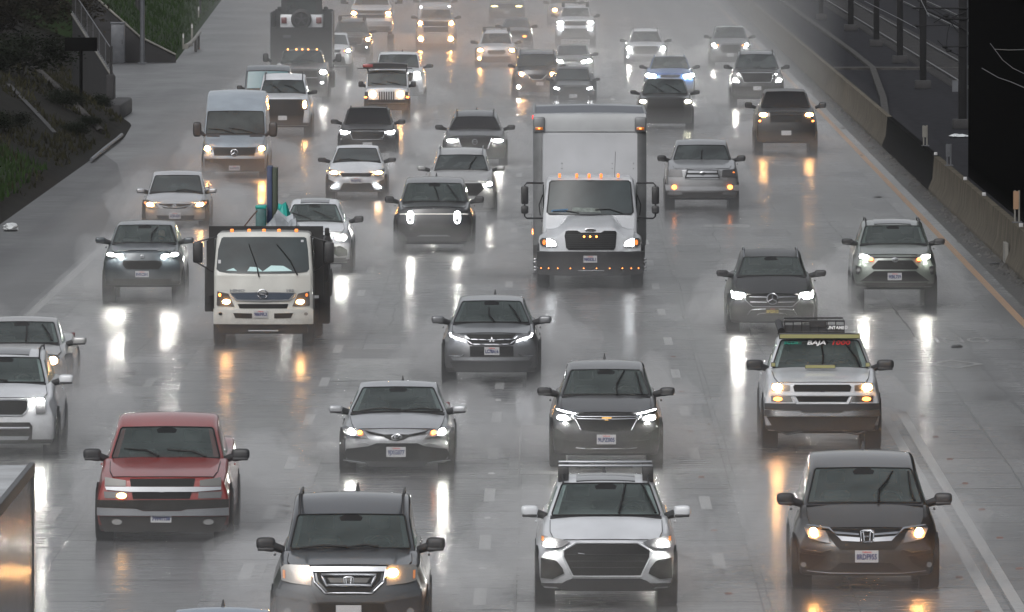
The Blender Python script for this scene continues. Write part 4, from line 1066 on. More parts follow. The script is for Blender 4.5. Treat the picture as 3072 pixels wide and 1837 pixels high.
vehicle('suv', 'boxy dark slate SUV with warm square headlamps and framed chrome grille, bottom edge', 'car', 'suv', (1, 3), 907, 755, (885, 640), (540, 560), 330, 1040, 1700, PILOT, s=190, mir=dict(w=0.249, h=0.203), a=.16, re=4.3, rb=4.6, L=4.85,
 feats=[('p', 'grille', DARK, [(590, 1095), (1225, 1095), (1205, 1180), (1110, 1285), (705, 1285), (610, 1180)], 0),
  ('p', 'grille_frame', CHROME, [(540, 1045), (1270, 1045), (1262, 1092), (548, 1092)], 0, .03), ('t', 'grille_frame', CHROME, 14, [(552, 1080), (575, 1195), (680, 1300), (1130, 1300), (1240, 1195), (1262, 1080)], 0, False),
  ('t', 'grille_bar', SATIN, 18, [(640, 1125), (690, 1225), (1120, 1225), (1170, 1125)], 0, True), ('p', 'grille_bar', BRN, [(700, 1155), (1110, 1155), (1080, 1200), (730, 1200)], 0, .015),
  ('em', 'h', 905, 1190, 46, CHROME), ('h', LENSC, [(1270, 1062), (1290, 1035), (1530, 1030), (1568, 1062), (1560, 1180), (1470, 1205), (1270, 1230)], [(1330, 1105, 52, 38, HALS)], 1),
  ('p', 'turn_lens', AMBL, [(1525, 1085), (1548, 1080), (1545, 1160), (1525, 1165)], 1, .02), ('p', 'bumper', PILOT, [(200, 1260), (560, 1330), (1250, 1330), (1610, 1260), (1600, 1330), (1250, 1385), (560, 1385), (205, 1330)], 0, .03),
  ('p', 'lower_grille', DARK, [(560, 1400), (1250, 1400), (1310, 1560), (500, 1560)], 0), ('pl', 905, 1475, 245, 118, ''), ('rails', BLACK, .03), ('fin', 40),
  ('t', 'mirror_glow', LEDS, 3, [(0, 0), (1, 1)], 0, False) if False else ('e', 'fog_light', FOGL, 1500, 1480, 35, 35, 1), ('w', [(880, 880), (640, 868), (420, 878)]), ('w', [(1180, 880), (1050, 862), (860, 876)])])
vehicle('pickup_truck', 'faded red pickup truck with one amber lamp lit, lower left', 'pickup truck', 'pickup', (0, 3), 1588, 652, (6, 575), (-308, 482), -452, 185, 712, RED, s=165, mir=dict(w=0.271, h=0.203), tail=1.30, re=4.1, rb=4.5, a=.12,
 feats=[('p', 'grille', DARK, [(1270, 195), (1900, 190), (1885, 268), (1280, 268)], 0), ('p', 'grille', DARK, [(1290, 320), (1870, 318), (1850, 385), (1300, 388)], 0), ('p', 'grille_bar', CHROME, [(1030, 270), (2150, 270), (2150, 300), (1900, 318), (1280, 318), (1040, 300)], 0, .03),
  ('em', 'bow', 1580, 296, 70, CHROME), ('h', LENSC, [(1945, 208), (2150, 180), (2150, 264), (1945, 264)], [], 1), ('h', LENS, [(1935, 322), (2160, 318), (2150, 380), (1930, 382)], [], 1), ('e', 'turn_signal', emat('lamp_amber_strong', (1, .50, .12), 24), 1190, 356, 48, 28, 0, .03),
  ('p', 'bumper_top', CLAD, [(952, 400), (2225, 392), (2225, 470), (1820, 485), (1760, 500), (1400, 500), (1330, 480), (952, 470)], 0, .03), ('p', 'bumper', SATIN, [(952, 472), (1330, 482), (1400, 505), (1760, 505), (1820, 487), (2225, 472), (2225, 548), (952, 548)], 0, .06),
  ('p', 'lower_grille', CLAD, [(970, 560), (2210, 560), (2150, 705), (1020, 705)], 0, .03), ('pl', 1572, 572, 200, 84, '7W41138'), ('e', 'fog_light', FOGL, 2030, 610, 50, 28, 1, .05),
  ('w', [(1520, 0), (1400, -60), (1180, -90)]), ('w', [(1980, 0), (1850, -50), (1600, -80)])] + [('t', 'roof_rib', RED, 0.1, [(0, 0), (1, 1)], 0, False)][:0])
vehicle('sedan', 'silver sedan with split V grille and amber running lamps', 'car', 'sedan', (1, 2), 1366, 548, (1030, 492), (782, 372), 706, 1192, 1562, SIL, s=149, mir=dict(w=0.237, h=0.147, mat=SIL), a=.34,
 feats=[('p', 'grille', DARK, [(1050, 1198), (1130, 1215), (1250, 1238), (1366, 1232), (1482, 1238), (1600, 1215), (1680, 1198), (1640, 1225), (1490, 1258), (1430, 1290), (1366, 1302), (1302, 1290), (1240, 1258), (1090, 1225)], 0),
  ('em', 'ovals', 1366, 1262, 44, CHROME), ('h', LENS, [(1630, 1283), (1700, 1200), (1880, 1162), (1900, 1185), (1860, 1238), (1760, 1255)], [(1808, 1212, 27, 27, LED), (1722, 1220, 24, 20, AMB)], 1),
  ('p', 'lower_grille', DARK, [(1170, 1322), (1566, 1322), (1640, 1352), (1850, 1382), (1875, 1440), (1840, 1480), (890, 1480), (855, 1440), (880, 1382), (1092, 1352)], 0), ('t', 'bumper_blade', SATIN, 5, [(850, 1492), (960, 1500), (1060, 1512)], 1, False),
  ('p', 'lower_lip', BLACK, [(1060, 1500), (1670, 1500), (1640, 1550), (1100, 1550)], 0), ('pl', 1361, 1405, 186, 96, '9JXG077'), ('t', 'crease', SIL, 5, [(1000, 1330), (1060, 1318), (1110, 1335)], 1, False), ('fin', 40), ('w', [(1400, 1022), (1200, 1010), (1000, 1018)]), ('w', [(1780, 1022), (1600, 1010), (1400, 1018)])])
vehicle('suv', 'dark grey crossover with gold bow tie badge and slim light strips', 'car', 'suv', (2, 2), 912, 540, (862, 462), (612, 368), 518, 1036, 1442, DGR, s=147.8, mir=dict(w=0.249, h=0.158), a=.26,
 feats=[('p', 'grille', DARK, [(650, 1040), (1180, 1040), (1210, 1085), (1150, 1195), (912, 1220), (675, 1195), (615, 1085)], 0), ('t', 'chrome_bar', CHROME, 6, [(600, 1048), (640, 1066), (1190, 1066), (1235, 1048)], 0, False), ('t', 'chrome_bar', CHROME, 6, [(630, 1085), (860, 1090), (970, 1090), (1200, 1085)], 0, False),
  ('t', 'grille_leg', CHROME, 8, [(1240, 1055), (1205, 1100), (1155, 1195)], 1, False), ('em', 'bow', 914, 1083, 50, GOLD), ('h', LENS, [(1195, 1045), (1205, 1028), (1390, 990), (1392, 1006), (1300, 1040)], [], 1), ('t', 'running_light', LEDS, 5, [(1210, 1040), (1290, 1025), (1388, 1000)], 1, False),
  ('h', LENS, [(1240, 1090), (1390, 1040), (1392, 1080), (1310, 1110), (1260, 1108)], [(1335, 1078, 52, 22, LED)], 1), ('p', 'lower_grille', CLAD, [(500, 1290), (640, 1300), (1190, 1300), (1330, 1290), (1340, 1420), (480, 1420)], 0), ('p', 'fog_pod', BLACK, [(1290, 1240), (1400, 1180), (1420, 1180), (1420, 1270), (1320, 1285)], 1),
  ('pl', 912, 1284, 184, 92, '9LPZ005'), ('t', 'skid_trim', CHROME, 4, [(620, 1366), (720, 1374), (1100, 1374), (1205, 1366)], 0, False), ('fin', -8), ('w', [(1020, 872), (1015, 770), (1090, 632)]), ('w', [(1262, 865), (1240, 760), (1205, 642)])])
def baja(i):
    root, S = i['root'], i['S']
    # wind-screen banner lettering and light bars
    for s_, px, sz, m in (('SCORE', 252, .075, pmat('teal_letter', (.01, .30, .22), .5)), ('BAJA', 482, .115, WPAINT), ('1000', 716, .125, pmat('red_letter', (.55, .03, .03), .5))):
        me = textmesh(s_, sz * 1.3, .002, .004, .2)
        vv = .86; a = i['wsurf'](i['xx'](px), vv, .02)
        o = link('lettering', me, m, root); o.location = a; o.rotation_euler = (math.atan2(i['zr'] - i['zc'], i['dr'] - i['dc']), 0, 0)
    hr, Hh, dr = i['hr'], i['Hh'], i['dr']
    YB = pmat('yellow_lens', (.27, .26, .11), .2, coat=1)
    b = boxo('light_bar', (-hr * .98, hr * .98, dr - .14, dr - .05, Hh - .055, Hh + .045), BLACK, root, .01)
    boxo('bar_lens', (-hr * .96, hr * .96, dr - .155, dr - .139, Hh - .035, Hh + .028), YB, b)
    z = i['zc'] + .05
    b = boxo('light_bar', (-.27, .25, i['dc'] - .30, i['dc'] - .24, z - .035, z + .035), BLACK, root, .008); boxo('bar_lens', (-.26, .24, i['dc'] - .315, i['dc'] - .299, z - .025, z + .025), YB, b)
    for sg in (-1, 1):
        b = boxo('cube_lamp', (sg * .80 - .04, sg * .80 + .04, i['dc'] - .02, i['dc'] + .06, z - .02, z + .06), BLACK, root, .008); boxo('lamp_glass', (sg * .80 - .032, sg * .80 + .032, i['dc'] - .032, i['dc'] - .019, z - .01, z + .05), YB, b)
    # basket rack
    t = root; x0, x1, y0, y1 = i['xx'](180), i['xx'](760), dr + .25, dr + 1.5
    z0, z1 = Hh + .04, Hh + .24
    rk = boxo('roof_rack', (x0, x1, y0, y0 + .03, z0, z0 + .13), BLACK, t)
    for z in (z0 + .01, z1): tubeo('rack_rail', [(x0, y0, z), (x1, y0, z), (x1, y1, z), (x0, y1, z)], .014, BLACK, rk, 6, True)
    for k in range(8):
        x = lerp(x0, x1, k / 7); tubeo('rack_post', [(x, y0, z0), (x, y0, z1)], .010, BLACK, rk, 5)
    for k in range(9): tubeo('rack_slat', [(lerp(x0, x1, k / 8), y0, z0 + .01), (lerp(x0, x1, k / 8), y1, z0 + .01)], .010, BLACK, rk, 5)
    boxo('rack_fairing', (-.17, .12, y0 - .02, y0 + .02, z0 + .1, z1), BLACK, rk)
    me = textmesh('UNTAMED', .075, .002, .003, .2); o = link('lettering', me, WPAINT, rk); o.location = (.30, y0 - .004, z0 + .085); o.rotation_euler = (R(90), 0, 0)
    tubeo('cargo_tube', [(x0 - .06, y0 - .12, z0 + .03), (x0 - .10, y0 + .35, z0 + .16)], .062, BLACK, rk, 12)
    tubeo('rack_bar', [(x0 - .12, y0 + .1, z0 - .02), (x1 + .12, y0 + .1, z0 - .02)], .014, BLACK, rk)
    tubeo('antenna', [(i['HW'] - .1, i['dc'] - .2, i['zc']), (i['HW'] - .04, i['dc'] - .5, i['zc'] + .05)], .006, BLACK, root, 5)
vehicle('pickup_truck', 'white off-road pickup with roof basket, yellow light bar and lettered windscreen', 'pickup truck', 'pickup', (3, 2), 517, 568, (602, 512), (318, 405), 258, 740, 1205, WHT, s=143.5, mir=dict(w=0.294, h=0.203), a=.10, extra=baja, re=3.4, rb=3.6, wr=.43,
 feats=[('p', 'grille', DARK, [(250, 755), (780, 755), (798, 775), (785, 822), (250, 822), (236, 775)], 0), ('p', 'grille', DARK, [(262, 868), (775, 868), (750, 920), (290, 920)], 0), ('p', 'grille_bar', WHT, [(20, 826), (1010, 826), (1010, 856), (800, 860), (240, 860), (20, 856)], 0, .03),
  ('t', 'grille_trim', WHT, 12, [(235, 870), (270, 935), (770, 935), (800, 870)], 0, False), ('em', 'bow', 520, 842, 56, BOWP), ('h', LENSC, [(828, 762), (1002, 740), (1004, 815), (828, 815)], [(952, 780, 46, 34, HALS)], 1), ('h', LENSC, [(820, 868), (1012, 866), (1008, 918), (800, 920)], [(945, 893, 42, 20, AMB)], 1),
  ('p', 'bumper_top', BLACK, [(-40, 935), (1070, 935), (1070, 992), (735, 1005), (700, 1020), (330, 1020), (300, 1005), (-40, 992)], 0, .03), ('p', 'bumper', CHROME, [(-40, 998), (300, 1012), (330, 1028), (700, 1028), (735, 1012), (1072, 995), (1072, 1055), (-40, 1058)], 0, .07),
  ('p', 'lower_grille', CLAD, [(-20, 1065), (1060, 1062), (1000, 1195), (60, 1200)], 0, .04), ('pl', 517, 1080, 180, 78, '00118C4'), ('t', 'skid_bar', BLACK, 9, [(80, 1195), (180, 1235), (330, 1205)], 1, False),
  ('w', [(535, 598), (548, 500), (535, 380)]), ('w', [(900, 598), (860, 500), (770, 370)])])
vehicle('suv', 'grey crossover with thin angled white light strips and triple diamond badge', 'car', 'suv', (1, 2), 2278, 472, (160, 405), (-54, 308), -112, 262, 637, GRY, gy=725, mir=dict(w=0.249, h=0.169, mat=GRY), a=.26,
 feats=[('p', 'grille', DARK, [(2045, 268), (2512, 268), (2535, 300), (2490, 368), (2066, 368), (2020, 300)], 0), ('t', 'chrome_bar', CHROME, 9, [(2030, 282), (2075, 318), (2150, 318), (2235, 322), (2325, 322), (2405, 318), (2480, 318), (2525, 282)], 0, False),
  ('t', 'chrome_bar', CHROME, 10, [(2050, 332), (2095, 364), (2180, 366), (2375, 366), (2460, 364), (2505, 332)], 0, False), ('em', 'diamonds', 2284, 322, 30, CHROME), ('h', LENS, [(2505, 330), (2520, 290), (2670, 252), (2682, 262), (2676, 290), (2540, 332)], [], 1), ('t', 'running_light', LEDS, 6, [(2674, 258), (2668, 288), (2530, 330)], 1, False),
  ('p', 'lower_grille', DARK, [(2070, 382), (2492, 382), (2495, 482), (2075, 482)], 0), ('pl', 2285, 428, 146, 76, 'LC78A16'), ('t', 'corner_trim', CHROME, 4, [(1872, 476), (1985, 480), (2010, 460)], 1, False), ('p', 'skid_plate', SATIN, [(1885, 490), (2670, 490), (2640, 520), (1910, 520)], 0, .02),
  ('p', 'lower_lip', BLACK, [(1880, 530), (2680, 530), (2630, 628), (1930, 628)], 0, .02), ('fin', 30), ('w', [(2310, 165), (2256, 100), (2252, 20)]), ('w', [(2560, 158), (2500, 60), (2450, -10)])])
vehicle('suv', 'grey-green crossover with black roof rails beside the yellow edge line', 'car', 'suv', (3, 1), 1222, 405, (882, 352), (700, 288), 638, 985, 1297, SAGE, s=111, mir=dict(w=0.249, h=0.158), a=.24,
 feats=[('p', 'grille', DARK, [(1060, 1035), (1385, 1035), (1450, 1100), (1430, 1122), (1010, 1122), (992, 1100)], 0), ('t', 'grille_line', BLACK, 5, [(1010, 1005), (1430, 1005)], 0, False), ('em', 'ovals', 1222, 1030, 30, SATIN), ('h', LENS, [(1425, 1010), (1480, 985), (1565, 968), (1572, 990), (1560, 1010), (1470, 1042), (1440, 1035)], [(1522, 1002, 38, 17, LED), (1455, 1026, 22, 14, AMB)], 1),
  ('p', 'lower_grille', DARK, [(1020, 1138), (1420, 1138), (1560, 1240), (885, 1240)], 0), ('p', 'skid_plate', CLAD, [(900, 1248), (1545, 1248), (1500, 1290), (945, 1290)], 0), ('pl', 1218, 1190, 136, 70, '9EBL759'), ('p', 'fog_pod', BLACK, [(1545, 1100), (1600, 1085), (1598, 1170), (1570, 1175)], 1), ('e', 'fog_light', FOGL, 1574, 1130, 17, 17, 1), ('rails', BLACK), ('pano',)])
vehicle('suv', 'black crossover with large star badge and twin chrome grille bars', 'car', 'suv', (3, 1), 38, 432, (1190, 358), (1003, 288), 926, 1372, 1640, BLKP, gy=1724, mir=dict(w=0.249, h=0.158), a=.26,
 feats=[('p', 'grille', DARK, [(-215, 1372), (290, 1372), (300, 1420), (230, 1482), (-155, 1482), (-225, 1420)], 0), ('t', 'grille_bar', CHROME, 5, [(-185, 1390), (-18, 1392)], 1, False), ('t', 'grille_bar', CHROME, 5, [(-175, 1438), (-18, 1440)], 1, False), ('t', 'grille_trim', SATIN, 3, [(-215, 1372), (-225, 1420), (-155, 1482), (230, 1482), (300, 1420), (290, 1372)], 0, False), ('em', 'star', 38, 1408, 52, CHROME),
  ('h', LENS, [(300, 1372), (320, 1345), (432, 1325), (428, 1400), (380, 1412), (315, 1398)], [(365, 1368, 58, 18, LED)], 1), ('t', 'running_light', LEDS, 4, [(430, 1335), (426, 1395), (380, 1408), (340, 1405)], 1, False),
  ('pl', 38, 1527, 130, 62, 'BPG8413', pmat('plate_black', (.03, .025, .01), .4), pmat('plate_yellow', (.40, .30, .04), .5)), ('t', 'lower_trim', CHROME, 5, [(-205, 1562), (-170, 1515), (-80, 1506), (156, 1506), (245, 1515), (280, 1562)], 0, False), ('t', 'lower_trim', CHROME, 4, [(-110, 1565), (-90, 1545), (160, 1545), (185, 1565)], 0, False),
  ('p', 'lower_grille', BLACK, [(-300, 1575), (375, 1575), (345, 1625), (-270, 1625)], 0), ('rails', SATIN)])
vehicle('suv', 'slate crossover with paired oval white lamps on the left', 'car', 'suv', (0, 1), 1388, 388, (870, 335), (695, 278), 648, 945, 1275, NAVY, gy=1442, mir=dict(w=0.237, h=0.158, mat=NAVY), a=.26,
 feats=[('h', LENS, [(1560, 990), (1590, 975), (1725, 960), (1745, 978), (1720, 1000), (1590, 1012)], [(1610, 992, 31, 15, LED), (1698, 980, 31, 15, LED)], 1), ('p', 'grille', DARK, [(1200, 1038), (1575, 1038), (1580, 1075), (1545, 1122), (1232, 1122), (1195, 1075)], 0), ('em', 'h', 1387, 1002, 17, CHROME), ('pl', 1385, 1168, 130, 58, '8VKC201'), ('p', 'lower_grille', CLAD, [(1100, 1215), (1675, 1215), (1650, 1270), (1125, 1270)], 0), ('w', [(1455, 865), (1460, 790), (1520, 710)]), ('w', [(1700, 865), (1670, 790), (1630, 710)])])
vehicle('sedan', 'silver sedan with warm headlamps on the far left lane', 'car', 'sedan', (0, 1), 1700, 318, (380, 280), (213, 232), 163, 478, 655, CIV, gy=712, mir=dict(w=0.226, h=0.147, mat=SIL), a=.36,
 feats=[('p', 'grille', DARK, [(1540, 487), (1862, 487), (1805, 530), (1700, 536), (1595, 530)], 0), ('t', 'grille_bar', SATIN, 5, [(1560, 505), (1640, 520), (1760, 520), (1840, 505)], 0, False), ('em', 'h', 1698, 512, 16, CHROME), ('h', LENS, [(1852, 522), (1880, 492), (2005, 466), (2008, 480), (1985, 508), (1890, 528)], [(1942, 495, 34, 17, HALS), (1992, 480, 12, 9, AMBS)], 1), ('pl', 1700, 602, 112, 60, '6FJR420'), ('p', 'lower_grille', DARK, [(1520, 600), (1890, 600), (1875, 638), (1540, 638)], 0), ('w', [(1700, 376), (1800, 366), (1900, 374)])])
vehicle('sedan', 'beige-silver sedan half cut by the left edge, one warm round lamp visible', 'car', 'sedan', (0, 2), 180, 515, (362, 415), (150, 335), 85, 470, 840, BEI, s=130.5, mir=dict(w=0.271, h=0.169, mat=BEI), a=.36, std='slim',
 feats=[('h', LENS, [(440, 560), (455, 490), (560, 480), (590, 500), (585, 560)], [(522, 524, 46, 38, emat('lamp_halogen_dim', (1, .6, .3), 60))], 1), ('w', [(240, 355), (238, 260), (232, 180)]), ('w', [(490, 350), (430, 250), (380, 180)])])
vehicle('suv', 'bright white SUV cut by the left picture edge, behind the red pickup', 'car', 'suv', (0, 2), 20, 545, (745, 445), (493, 365), 400, 895, 1340, WHT, s=145, mir=dict(w=0.249, h=0.181, mat=WHT), a=.20,
 feats=[('p', 'grille', DARK, [(-150, 915), (270, 910), (280, 930), (272, 1000), (230, 1045), (-120, 1045), (-185, 1000), (-195, 930)], 0), ('t', 'grille_trim', SATIN, 7, [(-150, 905), (275, 900), (290, 930), (282, 1005), (235, 1055), (-125, 1055), (-200, 1005), (-210, 930)], 0, True),
  ('h', LENS, [(355, 900), (440, 885), (455, 960), (452, 1030), (362, 1040)], [(398, 912, 42, 22, LED)], 1), ('p', 'lower_grille', CLAD, [(-240, 1120), (300, 1120), (330, 1160), (320, 1300), (-250, 1300)], 0), ('t', 'skid_bar', SATIN, 12, [(-200, 1175), (300, 1175)], 0, False), ('p', 'skid_plate', SATIN, [(-230, 1255), (300, 1255), (280, 1290), (-200, 1290)], 0, .03), ('rails', BLACK), ('pano',), ('w', [(60, 740), (-100, 720), (-260, 735)])])
# --- middle rows
vehicle('cargo_van', 'tall silver-blue panel van with a star badge on its dark grille', 'van', 'van', (0, 0), 2275, 316, (1300, 306), (1072, 285), 872, 1395, 1660, paint('ice_silver', (.25, .29, .33), .2), s=80.5, mir=dict(w=0.260, h=0.4522, tall=True, dx=.08, dz=.12, y=.9), a=.20,
 feats=[('p', 'grille', DARK, [(2065, 1425), (2485, 1425), (2470, 1505), (2080, 1505)], 0), ('p', 'bumper', CLAD, [(1985, 1535), (2565, 1535), (2560, 1655), (1990, 1655)], 0, .02), ('em', 'star', 2275, 1478, 33, CHROME), ('h', LENS, [(2500, 1420), (2560, 1405), (2575, 1440), (2555, 1465), (2495, 1460)], [(2538, 1436, 26, 22, HAL)], 1), ('pl', 2275, 1625, 105, 45, '41870T3'),
  ('p', 'hood_slit', BLACK, [(2420, 1312), (2545, 1312), (2545, 1328), (2420, 1328)], 1, .02), ('w', [(2270, 1298), (2150, 1260), (2015, 1246)]), ('w', [(2480, 1298), (2340, 1262), (2215, 1240)])])
vehicle('suv', 'white SUV with black full-height grille, right behind the tall van', 'car', 'suv', (1, 0), 262, 275, (905, 238), (775, 202), 708, 953, 1218, WHT, s=70.9, mir=dict(w=0.226, h=0.169), a=.16, re=4.4, rb=4.8, L=5,
 feats=[('p', 'grille', DARK, [(75, 960), (450, 960), (470, 1080), (455, 1210), (65, 1210), (52, 1080)], 0), ('h', LENS, [(452, 970), (498, 965), (500, 1060), (455, 1065)], [(476, 1012, 15, 34, HALS)], 1), ('rails', BLACK), ('fin', 35), ('w', [(240, 895), (190, 850), (130, 812)]), ('w', [(420, 895), (350, 850), (270, 822)]), ('pl', 262, 1140, 85, 42, '')])
vehicle('jeep', 'boxy orange-brown off-roader with teal-tinted windscreen, mostly hidden behind the van', 'car', 'jeep', (0, 0), 2590, 245, (862, 228), (682, 212), 628, 905, 1080, RUST, s=66.7, cabmat=NAVY, mir=dict(w=0.203, h=0.181, dx=.07), glass=pmat('teal_glass', (.02, .10, .12), .15, spec=.6), std='tall',
 feats=[('e', 'turn_signal', AMB, 2805, 905, 14, 10, 1)])
def ramx(i):
    for k in (-.56, -.23, 0, .23, .56):
        o = boxo('roof_marker_light', (k * 1.0 - .03, k * 1.0 + .03, i['dr'] + .08, i['dr'] + .18, i['zr'] + .01, i['zr'] + .07), MARK, i['root'], .01)
    for sg in (-1, 1):
        boxo('rear_fender', tuple(sorted((sg * i['HW'] * .97, sg * i['HW'] * 1.17))) + (3.9, 5.2, .5, 1.15), i['col'], i['root'], .06)
vehicle('pickup_truck', 'dark dual-wheel pickup with five amber roof lights, hauling the car trailer', 'pickup truck', 'pickup', (1, 0), 442, 262, (612, 218), (488, 185), 476, 672, 935, DGR, s=63, mir=dict(w=0.226, h=0.3390, tall=True, dx=.30, dz=.18), std='tall', extra=ramx,
 feats=[('h', LENS, [(612, 690), (625, 675), (695, 672), (698, 712), (618, 716)], [(655, 697, 30, 17, LED)], 1), ('e', 'fog_light', LEDS, 643, 800, 15, 8, 1, .05), ('t', 'wiper', DARK, 3, [(0, 0), (1, 1)], 0, False) if False else ('w', [(360, 605), (310, 592), (240, 588)]), ('w', [(560, 600), (500, 588), (420, 580)])])
vehicle('sedan', 'small white hatchback peeking out to the right of the trailer', 'car', 'sedan', (1, 0), 745, 185, (430, 160), (335, 128), 312, 470, 640, WHT, s=57.5, std='slim', re=3.3, rb=3.9, L=4.1, tail=1.0,
 feats=[('h', LENS, [(855, 500), (870, 475), (925, 470), (925, 500), (880, 512)], [(897, 489, 17, 14, LED), (863, 494, 8, 7, AMB)], 1)])
vehicle('suv', 'dark SUV with roof rack seen above the small white hatchback', 'car', 'suv', (1, 0), 925, 195, (312, 172), (212, 132), 178, 345, 545, DGR, s=55.5, std='wide', a=.14,
 feats=[('h', LENS, [(1050, 395), (1060, 365), (1115, 360), (1118, 398)], [(1086, 380, 18, 15, HAL)], 1), ('e', 'fog_light', LEDS, 1072, 457, 6, 6, 1), ('bars', BLACK, .12), ('rails', BLACK, .08)])
vehicle('pickup_truck', 'hazy white pickup with wide tow mirrors at the top', 'pickup truck', 'pickup', (1, 0), 1117, 208, (50, 182), (-60, 150), -120, 92, 300, WHT, s=51.5, std='truck', mir=dict(w=0.249, h=0.2268, tall=True, dx=.25, dz=.15), tail=1.35,
 feats=[('h', LENS, [(1225, 118), (1235, 95), (1312, 92), (1312, 142), (1230, 145)], [(1284, 128, 21, 16, HAL)], 1)])
def wrx(i):
    root = i['root']; RR = paint('red_board', (.25, .03, .03), .1)
    x0, x1 = i['xx'](1035), i['xx'](1462); z = i['Hh'] + .17; y = i['dr'] + .4
    rk = tubeo('rack_bar', [(i['xx'](975), y, z - .10), (i['xx'](1508), y, z - .10)], .018, BLACK, root)
    for sg in (-1, 1): tubeo('rack_foot', [(sg * i['hr'] * .95, y, i['Hh'] - .05), (sg * i['hr'] * .98, y, z - .10)], .025, BLACK, rk)
    bm = gridbox(8, 8, 2, lambda u, t, v: Vector((lerp(x0, x1, (u + 1) / 2), y - .5 + t * 1.9, z - .07 + .16 * v * (1 - .3 * u * u))))
    fin('roof_cargo', bm, [BLACK], root)
    boxo('cargo_end', (x0 - .02, x0 + .35, y - .52, y + 1.2, z - .06, z + .06), RR, root, .03)
    for k in range(7):
        x = lerp(-.255, .255, k / 6)
        patch('grille_slot', [(x - .024, i['zz'](968)), (x + .024, i['zz'](968)), (x + .024, i['zz'](886)), (x - .024, i['zz'](886))], i['surf'], DARK, root, .016)
vehicle('jeep', 'white upright off-roader with round warm headlamps and loaded roof rack', 'car', 'jeep', (1, 0), 1267, 215, (832, 208), (705, 196), 676, 850, 1000, WHT, s=67.5, mir=dict(w=0.192, h=0.215, dx=.10, tall=True), extra=wrx, rear=True,
 feats=[('e', 'headlight', HALS, 1400, 912, 27, 27, 1), ('p', 'fender_flare', BLACK, [(1440, 985), (1450, 885), (1478, 890), (1478, 1040)], 1, .03), ('e', 'turn_signal', AMB, 1470, 940, 15, 8, 1, .05), ('p', 'bumper', CLAD, [(1070, 1005), (1465, 1005), (1465, 1065), (1070, 1065)], 0, .12), ('w', [(1260, 825), (1180, 812), (1110, 800)]), ('w', [(1400, 822), (1330, 806), (1260, 790)])])
vehicle('suv', 'tall white SUV behind the rack-topped off-roader', 'car', 'suv', (1, 0), 1376, 262, (652, 216), (528, 190), 500, 690, 915, WHT, s=64.5, mir=dict(w=0.271, h=0.169, dx=.08), std='wide', a=.14, re=4.5, rb=4.9, L=5.1,
 feats=[('h', LENS, [(1525, 715), (1530, 690), (1600, 685), (1602, 712), (1540, 722)], [(1560, 706, 26, 11, LED)], 1), ('fin', 30)])
vehicle('pickup_truck', 'white pickup with two pairs of blazing warm lamps stacked, upper centre', 'pickup truck', 'pickup', (1, 0), 1742, 192, (178, 162), (92, 140), 60, 195, 490, BEI, s=50.8, std='truck', mir=dict(w=0.226, h=0.169, dx=.08), tail=1.35,
 feats=[('h', LENS, [(1865, 240), (1868, 200), (1925, 195), (1928, 240)], [(1893, 223, 17, 19, HAL)], 1), ('e', 'fog_light', HAL, 1888, 375, 22, 22, 1, .06)])
vehicle('sedan', 'white car with two small white lamps directly behind the upper centre pickup', 'car', 'suv', (1, 0), 1734, 175, (20, 158), (-70, 120), -100, 60, 210, WHT, s=46.5, std='slim',
 feats=[('h', LENS, [(1845, 85), (1850, 60), (1895, 55), (1898, 82)], [(1870, 68, 11, 14, LEDS)], 1)])
vehicle('suv', 'dim green-grey SUV with yellowish lamps at the top edge', 'car', 'suv', (1, 0), 2427, 170, (-10, 150), (-90, 125), -130, 25, 170, GREEN, s=44.5, std='wide',
 feats=[('h', LENS, [(2505, 72), (2510, 50), (2580, 45), (2582, 65)], [(2545, 60, 33, 8, emat('lamp_yellow', (1, .85, .30), 14))], 1)])
vehicle('sedan', 'dark hazy sedan with one amber side lamp, behind the white wagon', 'car', 'sedan', (2, 0), 42, 160, (263, 140), (195, 108), 165, 300, 445, DGR, s=52.5, std='slim',
 feats=[('h', LENS, [(80, 370), (90, 345), (155, 335), (160, 360)], [], 1), ('e', 'turn_signal', AMB, 122, 351, 18, 9, 0)])
vehicle('wagon', 'white wagon with arched roof bars and warm twin lamps', 'car', 'suv', (1, 0), 2325, 203, (418, 162), (322, 132), 285, 452, 605, WHT, s=54.7, a=.26,
 feats=[('h', LENS, [(2445, 500), (2450, 475), (2510, 462), (2515, 490), (2480, 508)], [(2478, 485, 23, 14, HAL)], 1), ('p', 'grille', DARK, [(2245, 485), (2412, 485), (2418, 505), (2395, 525), (2262, 525), (2240, 505)], 0), ('p', 'lower_grille', CLAD, [(2190, 545), (2460, 545), (2470, 595), (2180, 595)], 0), ('e', 'fog_light', HALS, 2160, 566, 11, 11, 0), ('bars', BLACK, .10), ('rails', BLACK, .06)])
vehicle('minivan', 'dark minivan with chrome V grille and warm lamps, left of the far grey sedan', 'minivan', 'minivan', (2, 0), 243, 245, (648, 205), (525, 178), 482, 665, 885, DGR, s=61.7, mir=dict(w=0.181, h=0.158), a=.2,
 feats=[('h', LENS, [(385, 735), (350, 720), (360, 695), (435, 688), (440, 715)], [(392, 716, 18, 16, HAL)], 1), ('e', 'turn_signal', AMBS, 72, 706, 12, 9, 0, .03), ('t', 'chrome_v', SATIN, 5, [(145, 718), (195, 770), (290, 770), (340, 718)], 0, False), ('p', 'grille', DARK, [(150, 720), (335, 720), (290, 765), (195, 765)], 0), ('e', 'fog_light', LED, 64, 839, 13, 13, 0), ('pl', 270, 808, 70, 34, ''), ('p', 'lower_grille', CLAD, [(80, 850), (410, 850), (400, 882), (95, 882)], 0), ('rails', BLACK, .05)])
